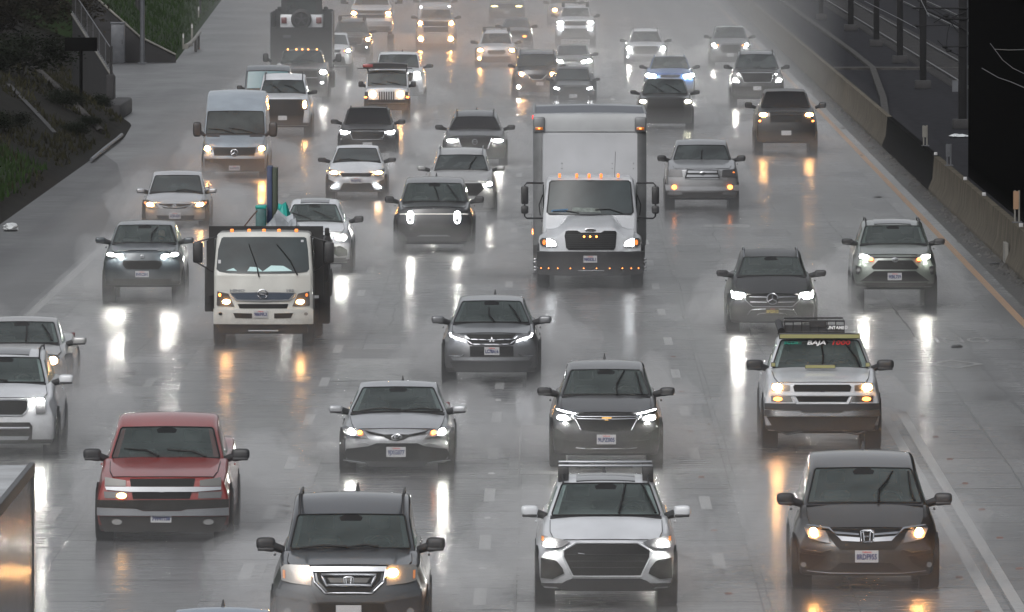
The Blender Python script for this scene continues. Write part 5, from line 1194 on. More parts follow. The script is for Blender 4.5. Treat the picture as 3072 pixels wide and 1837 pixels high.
vehicle('sedan', 'grey sedan with double white lamps, tucked behind two others', 'car', 'sedan', (2, 0), 585, 205, (533, 165), (438, 140), 425, 570, 690, GRY, s=57.2, std='slim', a=.3,
 feats=[('h', LENS, [(660, 600), (675, 578), (780, 565), (782, 595), (700, 612)], [(697, 596, 17, 11, LED), (745, 588, 22, 14, LED)], 1)])
vehicle('sedan', 'dark grey sedan with small twin white lamps above the box truck roof', 'car', 'sedan', (2, 0), 592, 222, (778, 182), (668, 150), 638, 828, 985, DGR, s=62.3, std='slim', a=.3, mir=dict(w=0.192, h=0.136),
 feats=[('h', LENS, [(718, 865), (730, 845), (782, 838), (785, 862)], [(740, 857, 13, 11, LEDS), (764, 850, 14, 11, LEDS)], 1)])
vehicle('suv', 'white three-row SUV with twin stacked lamps and a yellow glow in its windscreen', 'car', 'suv', (2, 0), 614, 193, (160, 152), (76, 132), 50, 190, 365, WHT, s=50, a=.12, mir=dict(w=0.203, h=0.192, dx=.08), re=4.5, rb=4.8, L=5,
 feats=[('h', LENS, [(725, 230), (728, 205), (798, 200), (798, 232)], [(760, 217, 27, 11, LED)], 1), ('e', 'fog_light', LEDS, 755, 284, 22, 7, 1, .03), ('p', 'grille', DARK, [(508, 205), (720, 205), (715, 245), (512, 245)], 0), ('p', 'lower_grille', CLAD, [(500, 275), (725, 275), (760, 355), (465, 355)], 0), ('bars', BLACK, .12), ('w', [(640, 110), (645, 108), (650, 106)])])
vehicle('sedan', 'pale car mostly hidden behind the three-row SUV at the top edge', 'car', 'sedan', (2, 0), 500, 160, (30, 140), (-40, 110), -60, 75, 210, BEI, s=45.5, std='slim',
 feats=[('h', LENS, [(385, 108), (390, 85), (440, 82), (440, 108)], [(414, 95, 19, 12, HAL)], 1)])
vehicle('suv', 'white crossover with raised roof rails and glowing round lamps, middle distance', 'car', 'suv', (2, 0), 1295, 203, (402, 168), (302, 128), 275, 440, 600, WHT, s=54, a=.2, mir=dict(w=0.215, h=0.158, dx=.06),
 feats=[('h', LENS, [(1425, 480), (1432, 455), (1490, 448), (1492, 478)], [(1461, 468, 19, 17, LED)], 1), ('p', 'grille', DARK, [(1185, 445), (1405, 445), (1420, 480), (1395, 520), (1195, 520), (1170, 480)], 0), ('e', 'fog_light', LEDS, 1118, 548, 7, 7, 0), ('rails', BLACK, .09), ('p', 'lower_grille', CLAD, [(1160, 545), (1430, 545), (1440, 595), (1150, 595)], 0)])
vehicle('suv', 'bright blue crossover with four white lamps behind the black-grilled SUV', 'car', 'suv', (2, 0), 1527, 242, (660, 200), (552, 160), 540, 712, 880, BLUE, s=62, a=.24, std='slim', mir=dict(w=0.203, h=0.158, dx=.06),
 feats=[('h', LENS, [(1655, 745), (1665, 715), (1762, 705), (1765, 740)], [(1681, 734, 19, 13, LED), (1735, 728, 24, 16, LED)], 1), ('rails', BLUE, .06)])
vehicle('suv', 'dark SUV with solid black grille and slanting wipers, right of the box truck roof', 'car', 'suv', (2, 0), 1483, 272, (908, 236), (768, 182), 756, 945, 1195, DGR, s=69, a=.18, mir=dict(w=0.226, h=0.169, dx=.06), re=4.3, rb=4.7, L=4.9,
 feats=[('p', 'grille', DARK, [(1315, 952), (1650, 952), (1665, 1080), (1640, 1185), (1325, 1185), (1300, 1080)], 0), ('h', LENS, [(1650, 1000), (1655, 965), (1735, 955), (1738, 995)], [(1700, 981, 30, 16, emat('lamp_cream', (1, .95, .68), 50))], 1), ('w', [(1475, 900), (1420, 865), (1350, 822)]), ('w', [(1640, 900), (1570, 860), (1490, 812)])])
vehicle('suv', 'grey crossover alone near the top right with small amber marks by its lamps', 'car', 'suv', (2, 0), 2110, 203, (366, 170), (262, 138), 246, 425, 590, GRY, s=55, a=.26, std='hex', mir=dict(w=0.215, h=0.158, dx=.06),
 feats=[('h', LENS, [(2215, 445), (2225, 425), (2300, 412), (2302, 438)], [(2270, 433, 15, 14, LED), (2231, 438, 7, 6, AMB)], 1)])
vehicle('suv', 'dark SUV with three-lamp clusters following the lone grey crossover', 'car', 'suv', (2, 0), 2371, 258, (660, 220), (527, 176), 488, 688, 945, DGR, s=64, a=.16, mir=dict(w=0.226, h=0.181, dx=.07), std='wide', re=4.3, rb=4.7, L=4.9,
 feats=[('h', LENS, [(2540, 800), (2540, 705), (2605, 700), (2610, 800)], [(2583, 775, 17, 15, LED), (2553, 717, 10, 6, LEDS), (2554, 790, 8, 6, LEDS)], 1), ('rails', BLACK, .03)])
vehicle('suv', 'black full-size SUV with rectangular amber-white lamps near the barrier', 'car', 'suv', (3, 0), 173, 300, (1040, 250), (885, 200), 858, 1085, 1370, BLKP, s=75, glass=DGLASS, a=.10, mir=dict(w=0.249, h=0.215, dx=.12, dz=.05), re=4.7, rb=5.0, L=5.2, wr=.4,
 feats=[('h', LENS, [(330, 1130), (330, 1092), (440, 1088), (440, 1128)], [(395, 1110, 36, 17, HALS)], 1), ('e', 'turn_signal', AMB, 430, 1170, 12, 9, 1, .03), ('t', 'grille_bar', BLACK, 5, [(20, 1110), (325, 1110)], 0, False), ('p', 'grille', DARK, [(10, 1095), (325, 1095), (320, 1180), (20, 1180)], 0), ('pl', 173, 1285, 95, 45, '')])
vehicle('pickup_truck', 'silver pickup with glowing amber fog lamps right of the box truck', 'pickup truck', 'pickup', (2, 1), 1838, 352, (68, 298), (-80, 245), -140, 148, 432, TUN, gy=545, mir=dict(w=0.249, h=0.192), a=.14, tail=1.3,
 feats=[('p', 'grille', DARK, [(1695, 158), (1985, 158), (2008, 235), (2002, 245), (1678, 245), (1676, 235)], 0), ('p', 'grille_bar', SATIN, [(1700, 165), (1980, 165), (1984, 188), (1696, 188)], 0, .02), ('p', 'grille_bar', SATIN, [(1692, 205), (1990, 205), (1996, 228), (1686, 228)], 0, .02), ('em', 'ovals', 1842, 193, 26, CHROME), ('t', 'grille_trim', SATIN, 5, [(1690, 154), (1990, 154), (2012, 242), (1670, 242)], 0, True),
  ('h', LENS, [(2025, 228), (2035, 160), (2150, 152), (2168, 225)], [], 1), ('e', 'turn_signal', AMBS, 2143, 183, 10, 8, 0, .03), ('p', 'bumper', SIL, [(1480, 300), (1600, 320), (2080, 320), (2200, 300), (2195, 360), (1485, 360)], 0, .04), ('e', 'fog_light', AMB, 2108, 325, 24, 22, 1, .07), ('p', 'lower_grille', CLAD, [(1640, 375), (2040, 375), (2020, 425), (1660, 425)], 0, .03), ('w', [(1835, 60), (1838, 30), (1845, -30)])])
vehicle('suv', 'dark three-row SUV with chrome V grille and ring badge', 'car', 'suv', (1, 0), 2120, 308, (1250, 268), (1130, 200), 1066, 1318, 1530, DGR, s=77.6, glass=DGLASS, a=.2, mir=dict(w=0.249, h=0.181, dx=.06), re=4.4, rb=4.8, L=5,
 feats=[('p', 'grille', DARK, [(1965, 1332), (2275, 1332), (2245, 1440), (1998, 1440)], 0), ('t', 'grille_leg', CHROME, 7, [(2285, 1335), (2245, 1440)], 1, False), ('em', 'ringbar', 2120, 1372, 24, SATIN), ('h', LENS, [(2300, 1378), (2305, 1352), (2392, 1340), (2392, 1362), (2330, 1385)], [(2345, 1360, 44, 10, LED)], 1), ('p', 'lower_grille', CLAD, [(1900, 1480), (2340, 1480), (2320, 1525), (1920, 1525)], 0), ('rails', BLACK), ('fin', 10), ('pl', 2120, 1470, 90, 45, '')])
vehicle('suv', 'black crossover with slanted white light slashes, in front of the rack-topped off-roader', 'car', 'suv', (1, 0), 1082, 285, (1195, 240), (1045, 195), 1032, 1255, 1480, BLKP, s=76, glass=DGLASS, a=.26, mir=dict(w=0.249, h=0.169, dx=.06), std='wide',
 feats=[('h', LENS, [(1255, 1305), (1262, 1275), (1355, 1262), (1355, 1290), (1300, 1310)], [(1310, 1288, 32, 13, LEDS)], 1), ('t', 'running_light', LEDS, 5, [(820, 1266), (912, 1280)], 1, False), ('rails', BLACK, .03)])
vehicle('sedan', 'white sedan with slashed fog strips and slim black grille', 'car', 'sedan', (1, 1), 973, 292, (80, 252), (-50, 200), -88, 186, 375, WHT, gy=440, a=.34, mir=dict(w=0.237, h=0.147, dx=.07),
 feats=[('p', 'grille', DARK, [(815, 190), (1132, 190), (1112, 224), (838, 224)], 0), ('h', LENS, [(1135, 205), (1165, 178), (1245, 145), (1250, 165), (1225, 200), (1150, 218)], [(1190, 186, 38, 12, HALS)], 1), ('t', 'running_light', LEDS, 6, [(1155, 298), (1212, 332)], 1, False), ('p', 'fog_pod', BLACK, [(1180, 280), (1250, 245), (1255, 290), (1225, 318)], 1, .008), ('p', 'lower_grille', DARK, [(848, 285), (1115, 285), (1150, 352), (815, 352)], 0), ('pl', 973, 262, 112, 54, '9AQN762'), ('w', [(800, 76), (900, 68), (1000, 74)])])
vehicle('suv', 'electric SUV in dark grey with upright pill-shaped lamp rings', 'car', 'suv', (1, 1), 1724, 386, (470, 335), (288, 278), 228, 520, 862, DGR, gy=955, a=.16, mir=dict(w=0.237, h=0.192, dx=.06), re=4.5, rb=4.9, L=5.05, wr=.42,
 feats=[('t', 'light_bar', emat('lamp_bar', (1, .97, .9), 1.3), 2, [(1395, 588), (1470, 586), (1980, 586), (2055, 588)], 0, False), ('h', LENS, [(1928, 590), (1935, 570), (1951, 562), (1967, 570), (1975, 590), (1975, 645), (1967, 665), (1951, 673), (1935, 665), (1928, 645)], [(1951, 592, 16, 24, LED)], 1),
  ('t', 'lamp_ring', LEDS, 3.5, [(1925, 590), (1933, 568), (1951, 560), (1969, 568), (1978, 590), (1978, 645), (1969, 667), (1951, 676), (1933, 667), (1925, 645)], 1, True), ('p', 'skid_plate', SATIN, [(1600, 788), (1850, 788), (1885, 802), (1560, 802)], 0, .03), ('p', 'lower_grille', BLACK, [(1440, 812), (2010, 812), (1980, 855), (1470, 855)], 0), ('em', 'wing', 1722, 533, 13, SATIN), ('t', 'roof_edge', CHROME, 3, [(0, 0), (1, 1)], 0, False) if False else ('fin', 10), ('w', [(1770, 462), (1745, 380), (1710, 300)]), ('w', [(1955, 455), (1900, 380), (1845, 305)])])
vehicle('suv', 'pale silver SUV with dark hexagonal grille just behind the electric SUV', 'car', 'suv', (1, 1), 1984, 340, (165, 285), (15, 232), -56, 275, 560, BEI, s=90.3, a=.26, mir=dict(w=0.226, h=0.158, mat=BEI, dx=.06), re=4.4, rb=4.8, L=4.9,
 feats=[('p', 'grille', DARK, [(1790, 288), (2178, 288), (2215, 340), (2140, 410), (1830, 410), (1755, 340)], 0), ('h', LENS, [(2238, 320), (2240, 270), (2285, 262), (2290, 315)], [(2262, 296, 22, 17, LED)], 1), ('p', 'lower_grille', CLAD, [(1760, 470), (2210, 470), (2190, 550), (1780, 550)], 0), ('rails', SATIN, .05), ('w', [(2060, 158), (2085, 100), (2130, 40)])])
vehicle('suv', 'white crossover with round-cornered lamp and black sunroof, behind the flatbed truck', 'car', 'suv', (1, 1), 560, 372, (662, 305), (495, 225), 436, 765, 1060, WHT, s=102.6, a=.26, mir=dict(w=0.226, h=0.181, dx=.08), glass=None,
 feats=[('h', LENS, [(762, 835), (765, 805), (870, 768), (898, 785), (893, 828), (870, 852), (800, 855)], [(828, 812, 52, 19, LED)], 1), ('p', 'air_intake', DARK, [(735, 960), (740, 905), (820, 895), (888, 935), (885, 990), (800, 1000)], 1), ('p', 'grille', DARK, [(400, 800), (720, 800), (750, 850), (700, 900), (420, 900), (370, 850)], 0), ('pano',), ('p', 'lower_grille', BLACK, [(450, 1010), (880, 1010), (860, 1052), (470, 1052)], 0), ('w', [(530, 655), (440, 620), (340, 580)]), ('w', [(740, 655), (660, 615), (550, 560)])])
# roof just entering at the bottom edge
vehicle('sedan', 'pale blue-silver car of which only the roof tip and fin show at the bottom edge', 'car', 'sedan', (0, 3), 2108, 700, (1900, 560), (1600, 455), 1418, 2100, 2500, paint('ice_blue', (.22, .27, .33), .4), s=216, std='slim', feats=[('fin', 0)])
def driver(x, y, zs, label):
    t = empty('person', (x, y, zs), label, 'person')
    import itertools
    P_ = [(0, .02, -.35), (0, 0, -.05), (0, .02, .12), (0, .0, .22), (0, -.03, .34),
          (-.19, 0, .06), (-.25, -.18, -.12), (-.14, -.42, -.05), (.19, 0, .06), (.25, -.18, -.12), (.14, -.42, -.05)]
    Ed = [(0, 1), (1, 2), (2, 3), (3, 4), (2, 5), (5, 6), (6, 7), (2, 8), (8, 9), (9, 10)]
    Rd = [.16, .17, .13, .055, .085, .07, .05, .035, .07, .05, .035]
    me = bpy.data.meshes.new('body'); me.from_pydata(P_, Ed, []); me.materials.append(pmat('dark_jacket', (.05, .05, .055), .9))
    o = bpy.data.objects.new('body', me); C.objects.link(o); o.parent = t
    md = o.modifiers.new('skin', 'SKIN')
    for i, v in enumerate(me.skin_vertices[0].data): v.radius = (Rd[i], Rd[i] * .8); v.use_root = (i == 0)
    o.modifiers.new('sub', 'SUBSURF').levels = 2
    SK = pmat('skin', (.30, .17, .11), .6)
    def hd(u, tt, v):
        a = Vector((u, 2 * tt - 1, 2 * v - 1)); k = 1 / max(1e-6, (abs(a.x) ** 3 + abs(a.y) ** 3 + abs(a.z) ** 3) ** (1 / 3)); L_ = max(abs(a.x), abs(a.y), abs(a.z)); a = a * k * L_
        nose = .025 if a.y < -.75 and abs(a.x) < .2 and -.25 < a.z < .15 else 0
        return Vector((a.x * .078 * (1 - .18 * max(0, -a.z)), a.y * .095 - nose - .04, a.z * .115 + .40))
    fin('head', gridbox(8, 8, 8, hd), SK, t, 80)
    fin('hair', gridbox(6, 6, 6, lambda u, tt, v: hd(u, .25 + .75 * tt, .45 + .55 * v) * 1 + Vector((u * .008, .012, .012))), pmat('hair', (.012, .01, .009), .8), t, 80)
drv = bpy.data.objects['suv.004'] if 'suv.004' in bpy.data.objects else None
for o_ in bpy.data.objects:
    if o_.get('label', '').startswith('slate crossover with paired oval'):
        driver(o_.location.x + .36, o_.location.y + 2.15, 1.05, 'dim driver in dark clothes behind the windscreen of the slate crossover')
# ---------------------------------------------------------------- trucks
def truckframe(px, s, name, label, cat):
    X = (px - VPX) / s; Z = FP / s
    return empty(name, (X, Z - .85, 0), label, cat)
ell2 = lambda x, z, rx, rz, n=18: [(x + rx * math.cos(2 * math.pi * k / n), z + rz * math.sin(2 * math.pi * k / n)) for k in range(n)]
def front_patch(root, surf): return lambda nm, pts, m, off=.01, par=None: patch(nm, pts, surf, m, par or root, off, .03)
def mir_pts(pts): return [(-x, z) for x, z in pts][::-1]
# ---- conventional cab box truck.  sheet (2,1): cx 757, gy 1300
def box_truck():
    s = 106.0; S = s * KZ * KD; Zt = FP / s; gy = ((H0 * s + VPY) * KD - 460) * KZ; cx = 757; th = 9 / Zt
    root = truckframe((1536 + cx / KZ) / KD, s, 'box_truck', 'big white box truck with conventional cab, tallest vehicle in the picture', 'truck')
    zz = lambda py, d=.1: (gy - py) / S - th * (d - 1.0)
    xx = lambda px: (px - cx) / S
    HW = 1.19; zbmp, zh = zz(950, .1), zz(745, .2)
    # hood: narrow nose with swelling fenders
    def nose(x, z):
        q = min(1, abs(x) / HW); k = max(0, (z - .95) / .8)
        return .30 * q ** 2.5 + .16 * k * k
    surf = lambda x, z, o: Vector((x, nose(x, z) - o, z))
    zc = zz(602, 1.5)
    def fh(u, t, v):
        y0 = 1.75 * t; x = u * HW * lerp(.97, 1, t)
        q = abs(u)
        mid = lerp(zz(742, .15), zc + .02, t ** .75); fen = lerp(zz(815, .2), zz(735, .6), min(1, t * 2.2)) - .25 * max(0, t - .5)
        k = sstep((q - .42) / .32)
        zt = lerp(mid, fen, k) - .10 * sstep((q - .86) / .14)
        if t > .6: zt = lerp(zt, min(zc - .0, zt + .3 * 0), 1)
        z = lerp(zbmp, zt, v); f = nose(u * HW, z)
        y = y0 + f * (1 - sstep(y0 / 1.2))
        return Vector((x * (1 - .10 * sstep((v - .8) / .2) * (q > .9)), y, z))
    hood = fin('hood', gridbox(28, 14, 8, fh), WHT, root, 50)
    md = hood.modifiers.new('round', 'BEVEL'); md.width = .06; md.segments = 3; md.limit_method = 'ANGLE'; md.angle_limit = R(50)
    P = front_patch(root, surf)
    P('grille', [(xx(a), zz(b)) for a, b in [(520, 755), (545, 748), (630, 748), (665, 768), (860, 768), (890, 750), (1000, 752), (1012, 770), (1000, 905), (985, 935), (545, 935), (525, 915), (508, 800)]], DARK, .02)
    for k in range(7):
        z = zz(790 + k * 20); patch('grille_slat', [(xx(520), z - .008), (xx(1000), z - .008), (xx(1000), z + .008), (xx(520), z + .008)], surf, BLACK, root, .03, .02, .3)
    bm = bmesh.new(); add_tube(bm, [surf(x, z, .03) for x, z in ell2(0, zz(742), .12, .032)], .009, 5, True); fin('emblem', bm, CHROME, root); P('emblem_plate', ell2(0, zz(742), .10, .022), BLACK, .025)
    P('hood_slot', [(xx(717), zz(694)), (xx(800), zz(694)), (xx(800), zz(688)), (xx(717), zz(688))], BLACK, .0) if False else None
    for px in (697, 756, 817): P('marker_light', ell2(xx(px), zz(806), .022, .022), AMB, .05)
    lens = [(xx(a), zz(b)) for a, b in [(1078, 885), (1092, 850), (1150, 825), (1225, 822), (1245, 845), (1240, 885), (1215, 905), (1090, 908)]]
    lampg = emat('lamp_truck', (.93, .97, 1), 26)
    for fl in (0, 1):
        p = P('headlight', mir_pts(lens) if fl else lens, LENSC, .02)
        l = [(xx(a), zz(b)) for a, b in [(1085, 890), (1098, 856), (1150, 832), (1180, 830), (1178, 900), (1095, 902)]]
        P('lamp', mir_pts(l) if fl else l, lampg, .035, p); l = ell2(xx(1203), zz(865), .035, .06); P('turn_lens', mir_pts(l) if fl else l, AMBS, .035, p)
    # bumper
    def bs(x, z, o): return Vector((x, -.16 + .22 * (abs(x) / 1.22) ** 3 - o, z))
    bm = gridbox(14, 3, 3, lambda u, t, v: Vector((u * 1.215, -.16 + .22 * abs(u) ** 3 + t * .35, lerp(zz(1185, 0), zz(952, 0), v) + .04 * (1 - v) * abs(u) ** 4)))
    fin('bumper', bm, BLACK, root, 50)
    plate(root, bs, 0, zz(1022), .31, .155, '98052L1')
    for px in (275, 348, 438, 562, 692, 818, 947, 1072, 1158, 1230): patch('marker_light', ell2(xx(px) * .985, zz(1112, 0), .011, .011, 8), bs, AMB, root, .02, .02, 9)
    patch('tow_bar', [(xx(640), zz(1137)), (xx(890), zz(1137)), (xx(890), zz(1129)), (xx(640), zz(1129))], bs, CHROME, root, .02)
    bmx = bmesh.new(); add_box(bmx, -.75, .75, .2, 1.4, .35, .6); fin('axle_frame', bmx, DARK, root)
    # cab
    dc, dr = 1.55, 1.95; zr = zz(262, dr); zt = zz(215, 2.3); hc, hr = 1.06, .97
    def ws(x, v, o):
        w = lerp(hc, hr, v); q = abs(x) / w; n = Vector((0, -(zr - zc), dr - dc)).normalized()
        return Vector((x, lerp(dc, dr, v) + .12 * q * q, lerp(zc, zr, v))) + n * o
    def fc(u, t, v):
        if v < .001: w = 1.08
        else: w = lerp(1.10, 1.00, v)
        yf = ws(u * hc, v, 0).y if v > .001 else 1.75
        z = lerp(zc - .9, zt - .05 * u * u - .06 * (1 - t) ** 4, 0) if v == 0 else lerp(zc - .02, zt - .04 * u * u - .10 * (1 - t) ** 6, (v - 1 / 6) / (5 / 6))
        if 0 < v: yf = ws(u * hc, min(1, (v - 1 / 6) / (5 / 6)), 0).y
        return Vector((u * w, lerp(yf, 3.7, t), z))
    cab = fin('cab', gridbox(12, 8, 6, fc), WHT, root, 50)
    md = cab.modifiers.new('round', 'BEVEL'); md.width = .08; md.segments = 3; md.limit_method = 'ANGLE'; md.angle_limit = R(45)
    e0, e1 = .99, .93
    patch('windshield', [(-e0 * .95, .02), (0, .0), (e0 * .95, .02), (e0, .08), (lerp(e0, e1, .5), .5), (e1, .92), (e1 * .95, .975), (0, .985), (-e1 * .95, .975), (-e1, .92), (-lerp(e0, e1, .5), .5), (-e0, .08)], ws, TGLASS, root, .015, .03)
    bm = bmesh.new(); add_tube(bm, [ws(x, v, .02) for x, v in [(-e0 * .95, .02), (0, .0), (e0 * .95, .02), (e0, .08), (e1, .92), (e1 * .95, .975), (0, .985), (-e1 * .95, .975), (-e1, .92), (-e0, .08)]], .016, 5, True); fin('windshield_seal', bm, BLACK, root)
    for a, b in (((-.25, .05), (-.85, .09)), ((.75, .04), (.12, .14))):
        bm = bmesh.new(); add_tube(bm, [ws(a[0], a[1], .03), ws((a[0] + b[0]) / 2, max(a[1], b[1]) + .02, .04), ws(b[0], b[1], .03)], .011, 5); fin('wiper', bm, DARK, root)
    for pts, m in (([(-.42, .10), (.25, .07), (.20, .20), (-.40, .22)], pmat('dash_papers', (.13, .15, .14), .7, vary=.6, vscale=9)), ([(-.9, .09), (-.55, .08), (-.5, .18), (-.88, .14)], pmat('blue_folder', (.02, .09, .18), .6))):
        patch('dash_item', pts, ws, m, root, .017, .01)
    for sg in (-1, 1):
        boxo('side_window', tuple(sorted((sg * 1.055, sg * 1.085))) + (2.1, 3.1, zc + .05, zr - .1), GLASS, root, .01)
        boxo('door_handle', tuple(sorted((sg * 1.09, sg * 1.12))) + (2.9, 3.1, zc - .2, zc - .15), BLACK, root, .005)
    for px in (461, 628, 748, 865, 1031): boxo('roof_marker_light', (xx(px) - .03, xx(px) + .03, 2.1, 2.22, zt - .04, zt + .05), MARK if False else AMBS, root, .01)
    tubeo('antenna', [(xx(997), 2.4, zt - .05), (xx(1005), 2.4, zt + .55)], .006, BLACK, root, 5)
    # west coast mirrors
    for sg in (-1, 1):
        x0 = sg * 1.07; x1 = sg * 1.50
        arm = tubeo('mirror', [(x0, 1.9, zz(290, 1.8)), (x1 - sg * .05, 1.75, zz(286, 1.8)), (x1, 1.72, zz(310, 1.8)), (x1, 1.72, zz(610, 1.8)), (x1 - sg * .05, 1.75, zz(630, 1.8)), (x0, 1.9, zz(632, 1.8))], .020, BLACK, root, 6)
        boxo('mirror_head', (x1 - .085, x1 + .085, 1.62, 1.72, zz(492, 1.8), zz(318, 1.8)), BLACK, arm, .035); boxo('convex_mirror', (x1 - .085, x1 + .085, 1.62, 1.72, zz(585, 1.8), zz(505, 1.8)), BLACK, arm, .04)
        tubeo('grab_handle', [(sg * 1.14, 1.95, zz(600, 2)), (sg * 1.17, 1.9, zz(500, 2)), (sg * 1.08, 1.95, zz(400, 2))], .014, DARK, root, 5)
    # box body
    zt1, zb1 = zz(1095 - 1484.3, 4.0), .95
    B0, B1 = 3.9, 13.2; BW = 1.30
    WB = pmat('box_panel', (.40, .41, .43), .45, bump=.1, bscale=4, vary=.10, vscale=1)
    bx = boxo('cargo_box', (-BW + .17, BW - .17, B0, B0 + .05, zb1, zt1 - .42), WB, root)
    boxo('box_side', (-BW, -BW + .03, B0 + .05, B1, zb1, zt1), WB, root); boxo('box_side', (BW - .03, BW, B0 + .05, B1, zb1, zt1), WB, root); boxo('box_rear', (-BW + .03, BW - .03, B1 - .04, B1, zb1, zt1), WB, root)
    for k in range(12):
        for sg in (-1, 1):
            y = B0 + .4 + k * .6; boxo('side_post', tuple(sorted((sg * (BW + .002), sg * (BW + .015)))) + (y, y + .04, zb1, zt1 - .05), SATIN, root)
    CORN = pmat('corner_metal', (.16, .165, .17), .45, .3, vary=.2, vscale=3)
    for sg in (-1, 1):
        bm = gridbox(4, 2, 2, lambda u, t, v: Vector((sg * lerp(BW - .20, BW + .003, (u + 1) / 2 if sg > 0 else 1 - (u + 1) / 2), B0 + .03 + .05 * ((u + 1) / 2 if sg > 0 else 1 - (u + 1) / 2) ** 2 * 1.5 - .06 * (1 - t) + .0, lerp(zb1 - .1, zt1 - .34, v))))
        fin('corner_post', bm, CORN, root)
    # rounded nose cap at the top of the box
    def cap(u, t, v):
        a = v * math.pi / 2
        return Vector((u * BW * 1.002, B0 + .06 + (-.10 * math.cos(a) + .10) + t * .25 - .06 - .0, lerp(zt1 - .40, zt1 + .02, math.sin(a)) - .02 * u * u * (v > .9)))
    fin('nose_cap', gridbox(10, 2, 8, cap), pmat('cap_grey', (.30, .31, .32), .4, vary=.12, vscale=1.4), root)
    for sg in (-1, 1): boxo('cap_corner', tuple(sorted((sg * (BW - .26), sg * (BW + .008)))) + (B0 - .075, B0 + .3, zt1 - .41, zt1 - .06), CORN, root, .04)
    for sg in (-1, 1):
        b = boxo('marker_light', tuple(sorted((sg * (BW - .22), sg * (BW - .04)))) + (B0 - .10, B0 - .07, zt1 - .36, zt1 - .29), AMBL, root, .01); boxo('bulb', tuple(sorted((sg * (BW - .15), sg * (BW - .11)))) + (B0 - .115, B0 - .10, zt1 - .335, zt1 - .315), AMB, b)
    boxo('side_marker', (-BW - .03, -BW - .003, B0 + .5, B0 + .75, zt1 - .12, zt1 - .04), emat('lamp_red', (1, .03, .02), 3), root)
    RF = pmat('translucent_roof', (.22, .23, .25), .35, bump=.3, bscale=8, vary=.4, vscale=2)
    bm = gridbox(12, 20, 1, lambda u, t, v: Vector((u * (BW - .02), lerp(B0 + .2, B1, t), zt1 - .01 + .03 * (1 - u * u) + .01 * v)))
    fin('box_roof', bm, RF, root)
    for k in range(12): 
        y = B0 + .7 + k * .58; tubeo('roof_bow', [(-BW + .04, y, zt1 + .005), (-.6, y, zt1 + .028), (0, y, zt1 + .036), (.6, y, zt1 + .028), (BW - .04, y, zt1 + .005)], .012, SATIN, root, 5)
    for sg in (-1, 1): tubeo('roof_rail', [(sg * (BW - .01), B0 + .2, zt1 + .01), (sg * (BW - .01), B1, zt1 + .01)], .03, SATIN, root, 6)
    for px, py in ((528, 1302), (742, 1302), (950, 1302)): pass
    for px in (278, 485, 977, 1185):
        for py in (92, 142): bm = bmesh.new(); bmesh.ops.create_uvsphere(bm, u_segments=8, v_segments=6, radius=.014, matrix=Matrix.Translation((xx(px), B0 - .003, zz(py, B0)))); fin('rivet', bm, SATIN, root)
    tubeo('side_light_strip', [(-BW - .02, 3.95, zz(780, 4)), (-BW - .02, 6.8, zz(780, 4) + .0)], .016, AMB, root, 5)
    # wheels, chrome hubs
    for y, ws_ in ((1.0, 1), (9.8, 2)):
        for sg in (-1, 1):
            wheel(root, sg * (1.22 - .15), y, .50, .28 if ws_ == 1 else .5)
            for q in range(4):
                a = q * math.pi / 2 + .4
                boxo('wheel_nut_cover', tuple(sorted((sg * 1.20, sg * 1.29))) + (y + .14 * math.cos(a) - .02, y + .14 * math.cos(a) + .02, .5 + .14 * math.sin(a) - .02, .5 + .14 * math.sin(a) + .02), CHROME, root, .005)
            boxo('mud_guard', tuple(sorted((sg * .85, sg * 1.2))) + (y + .55, y + .58, .25, .9), BLACK, root)
    boxo('chassis_rail', (-.45, .45, 2.0, 11.0, .6, .92), DARK, root)
box_truck()
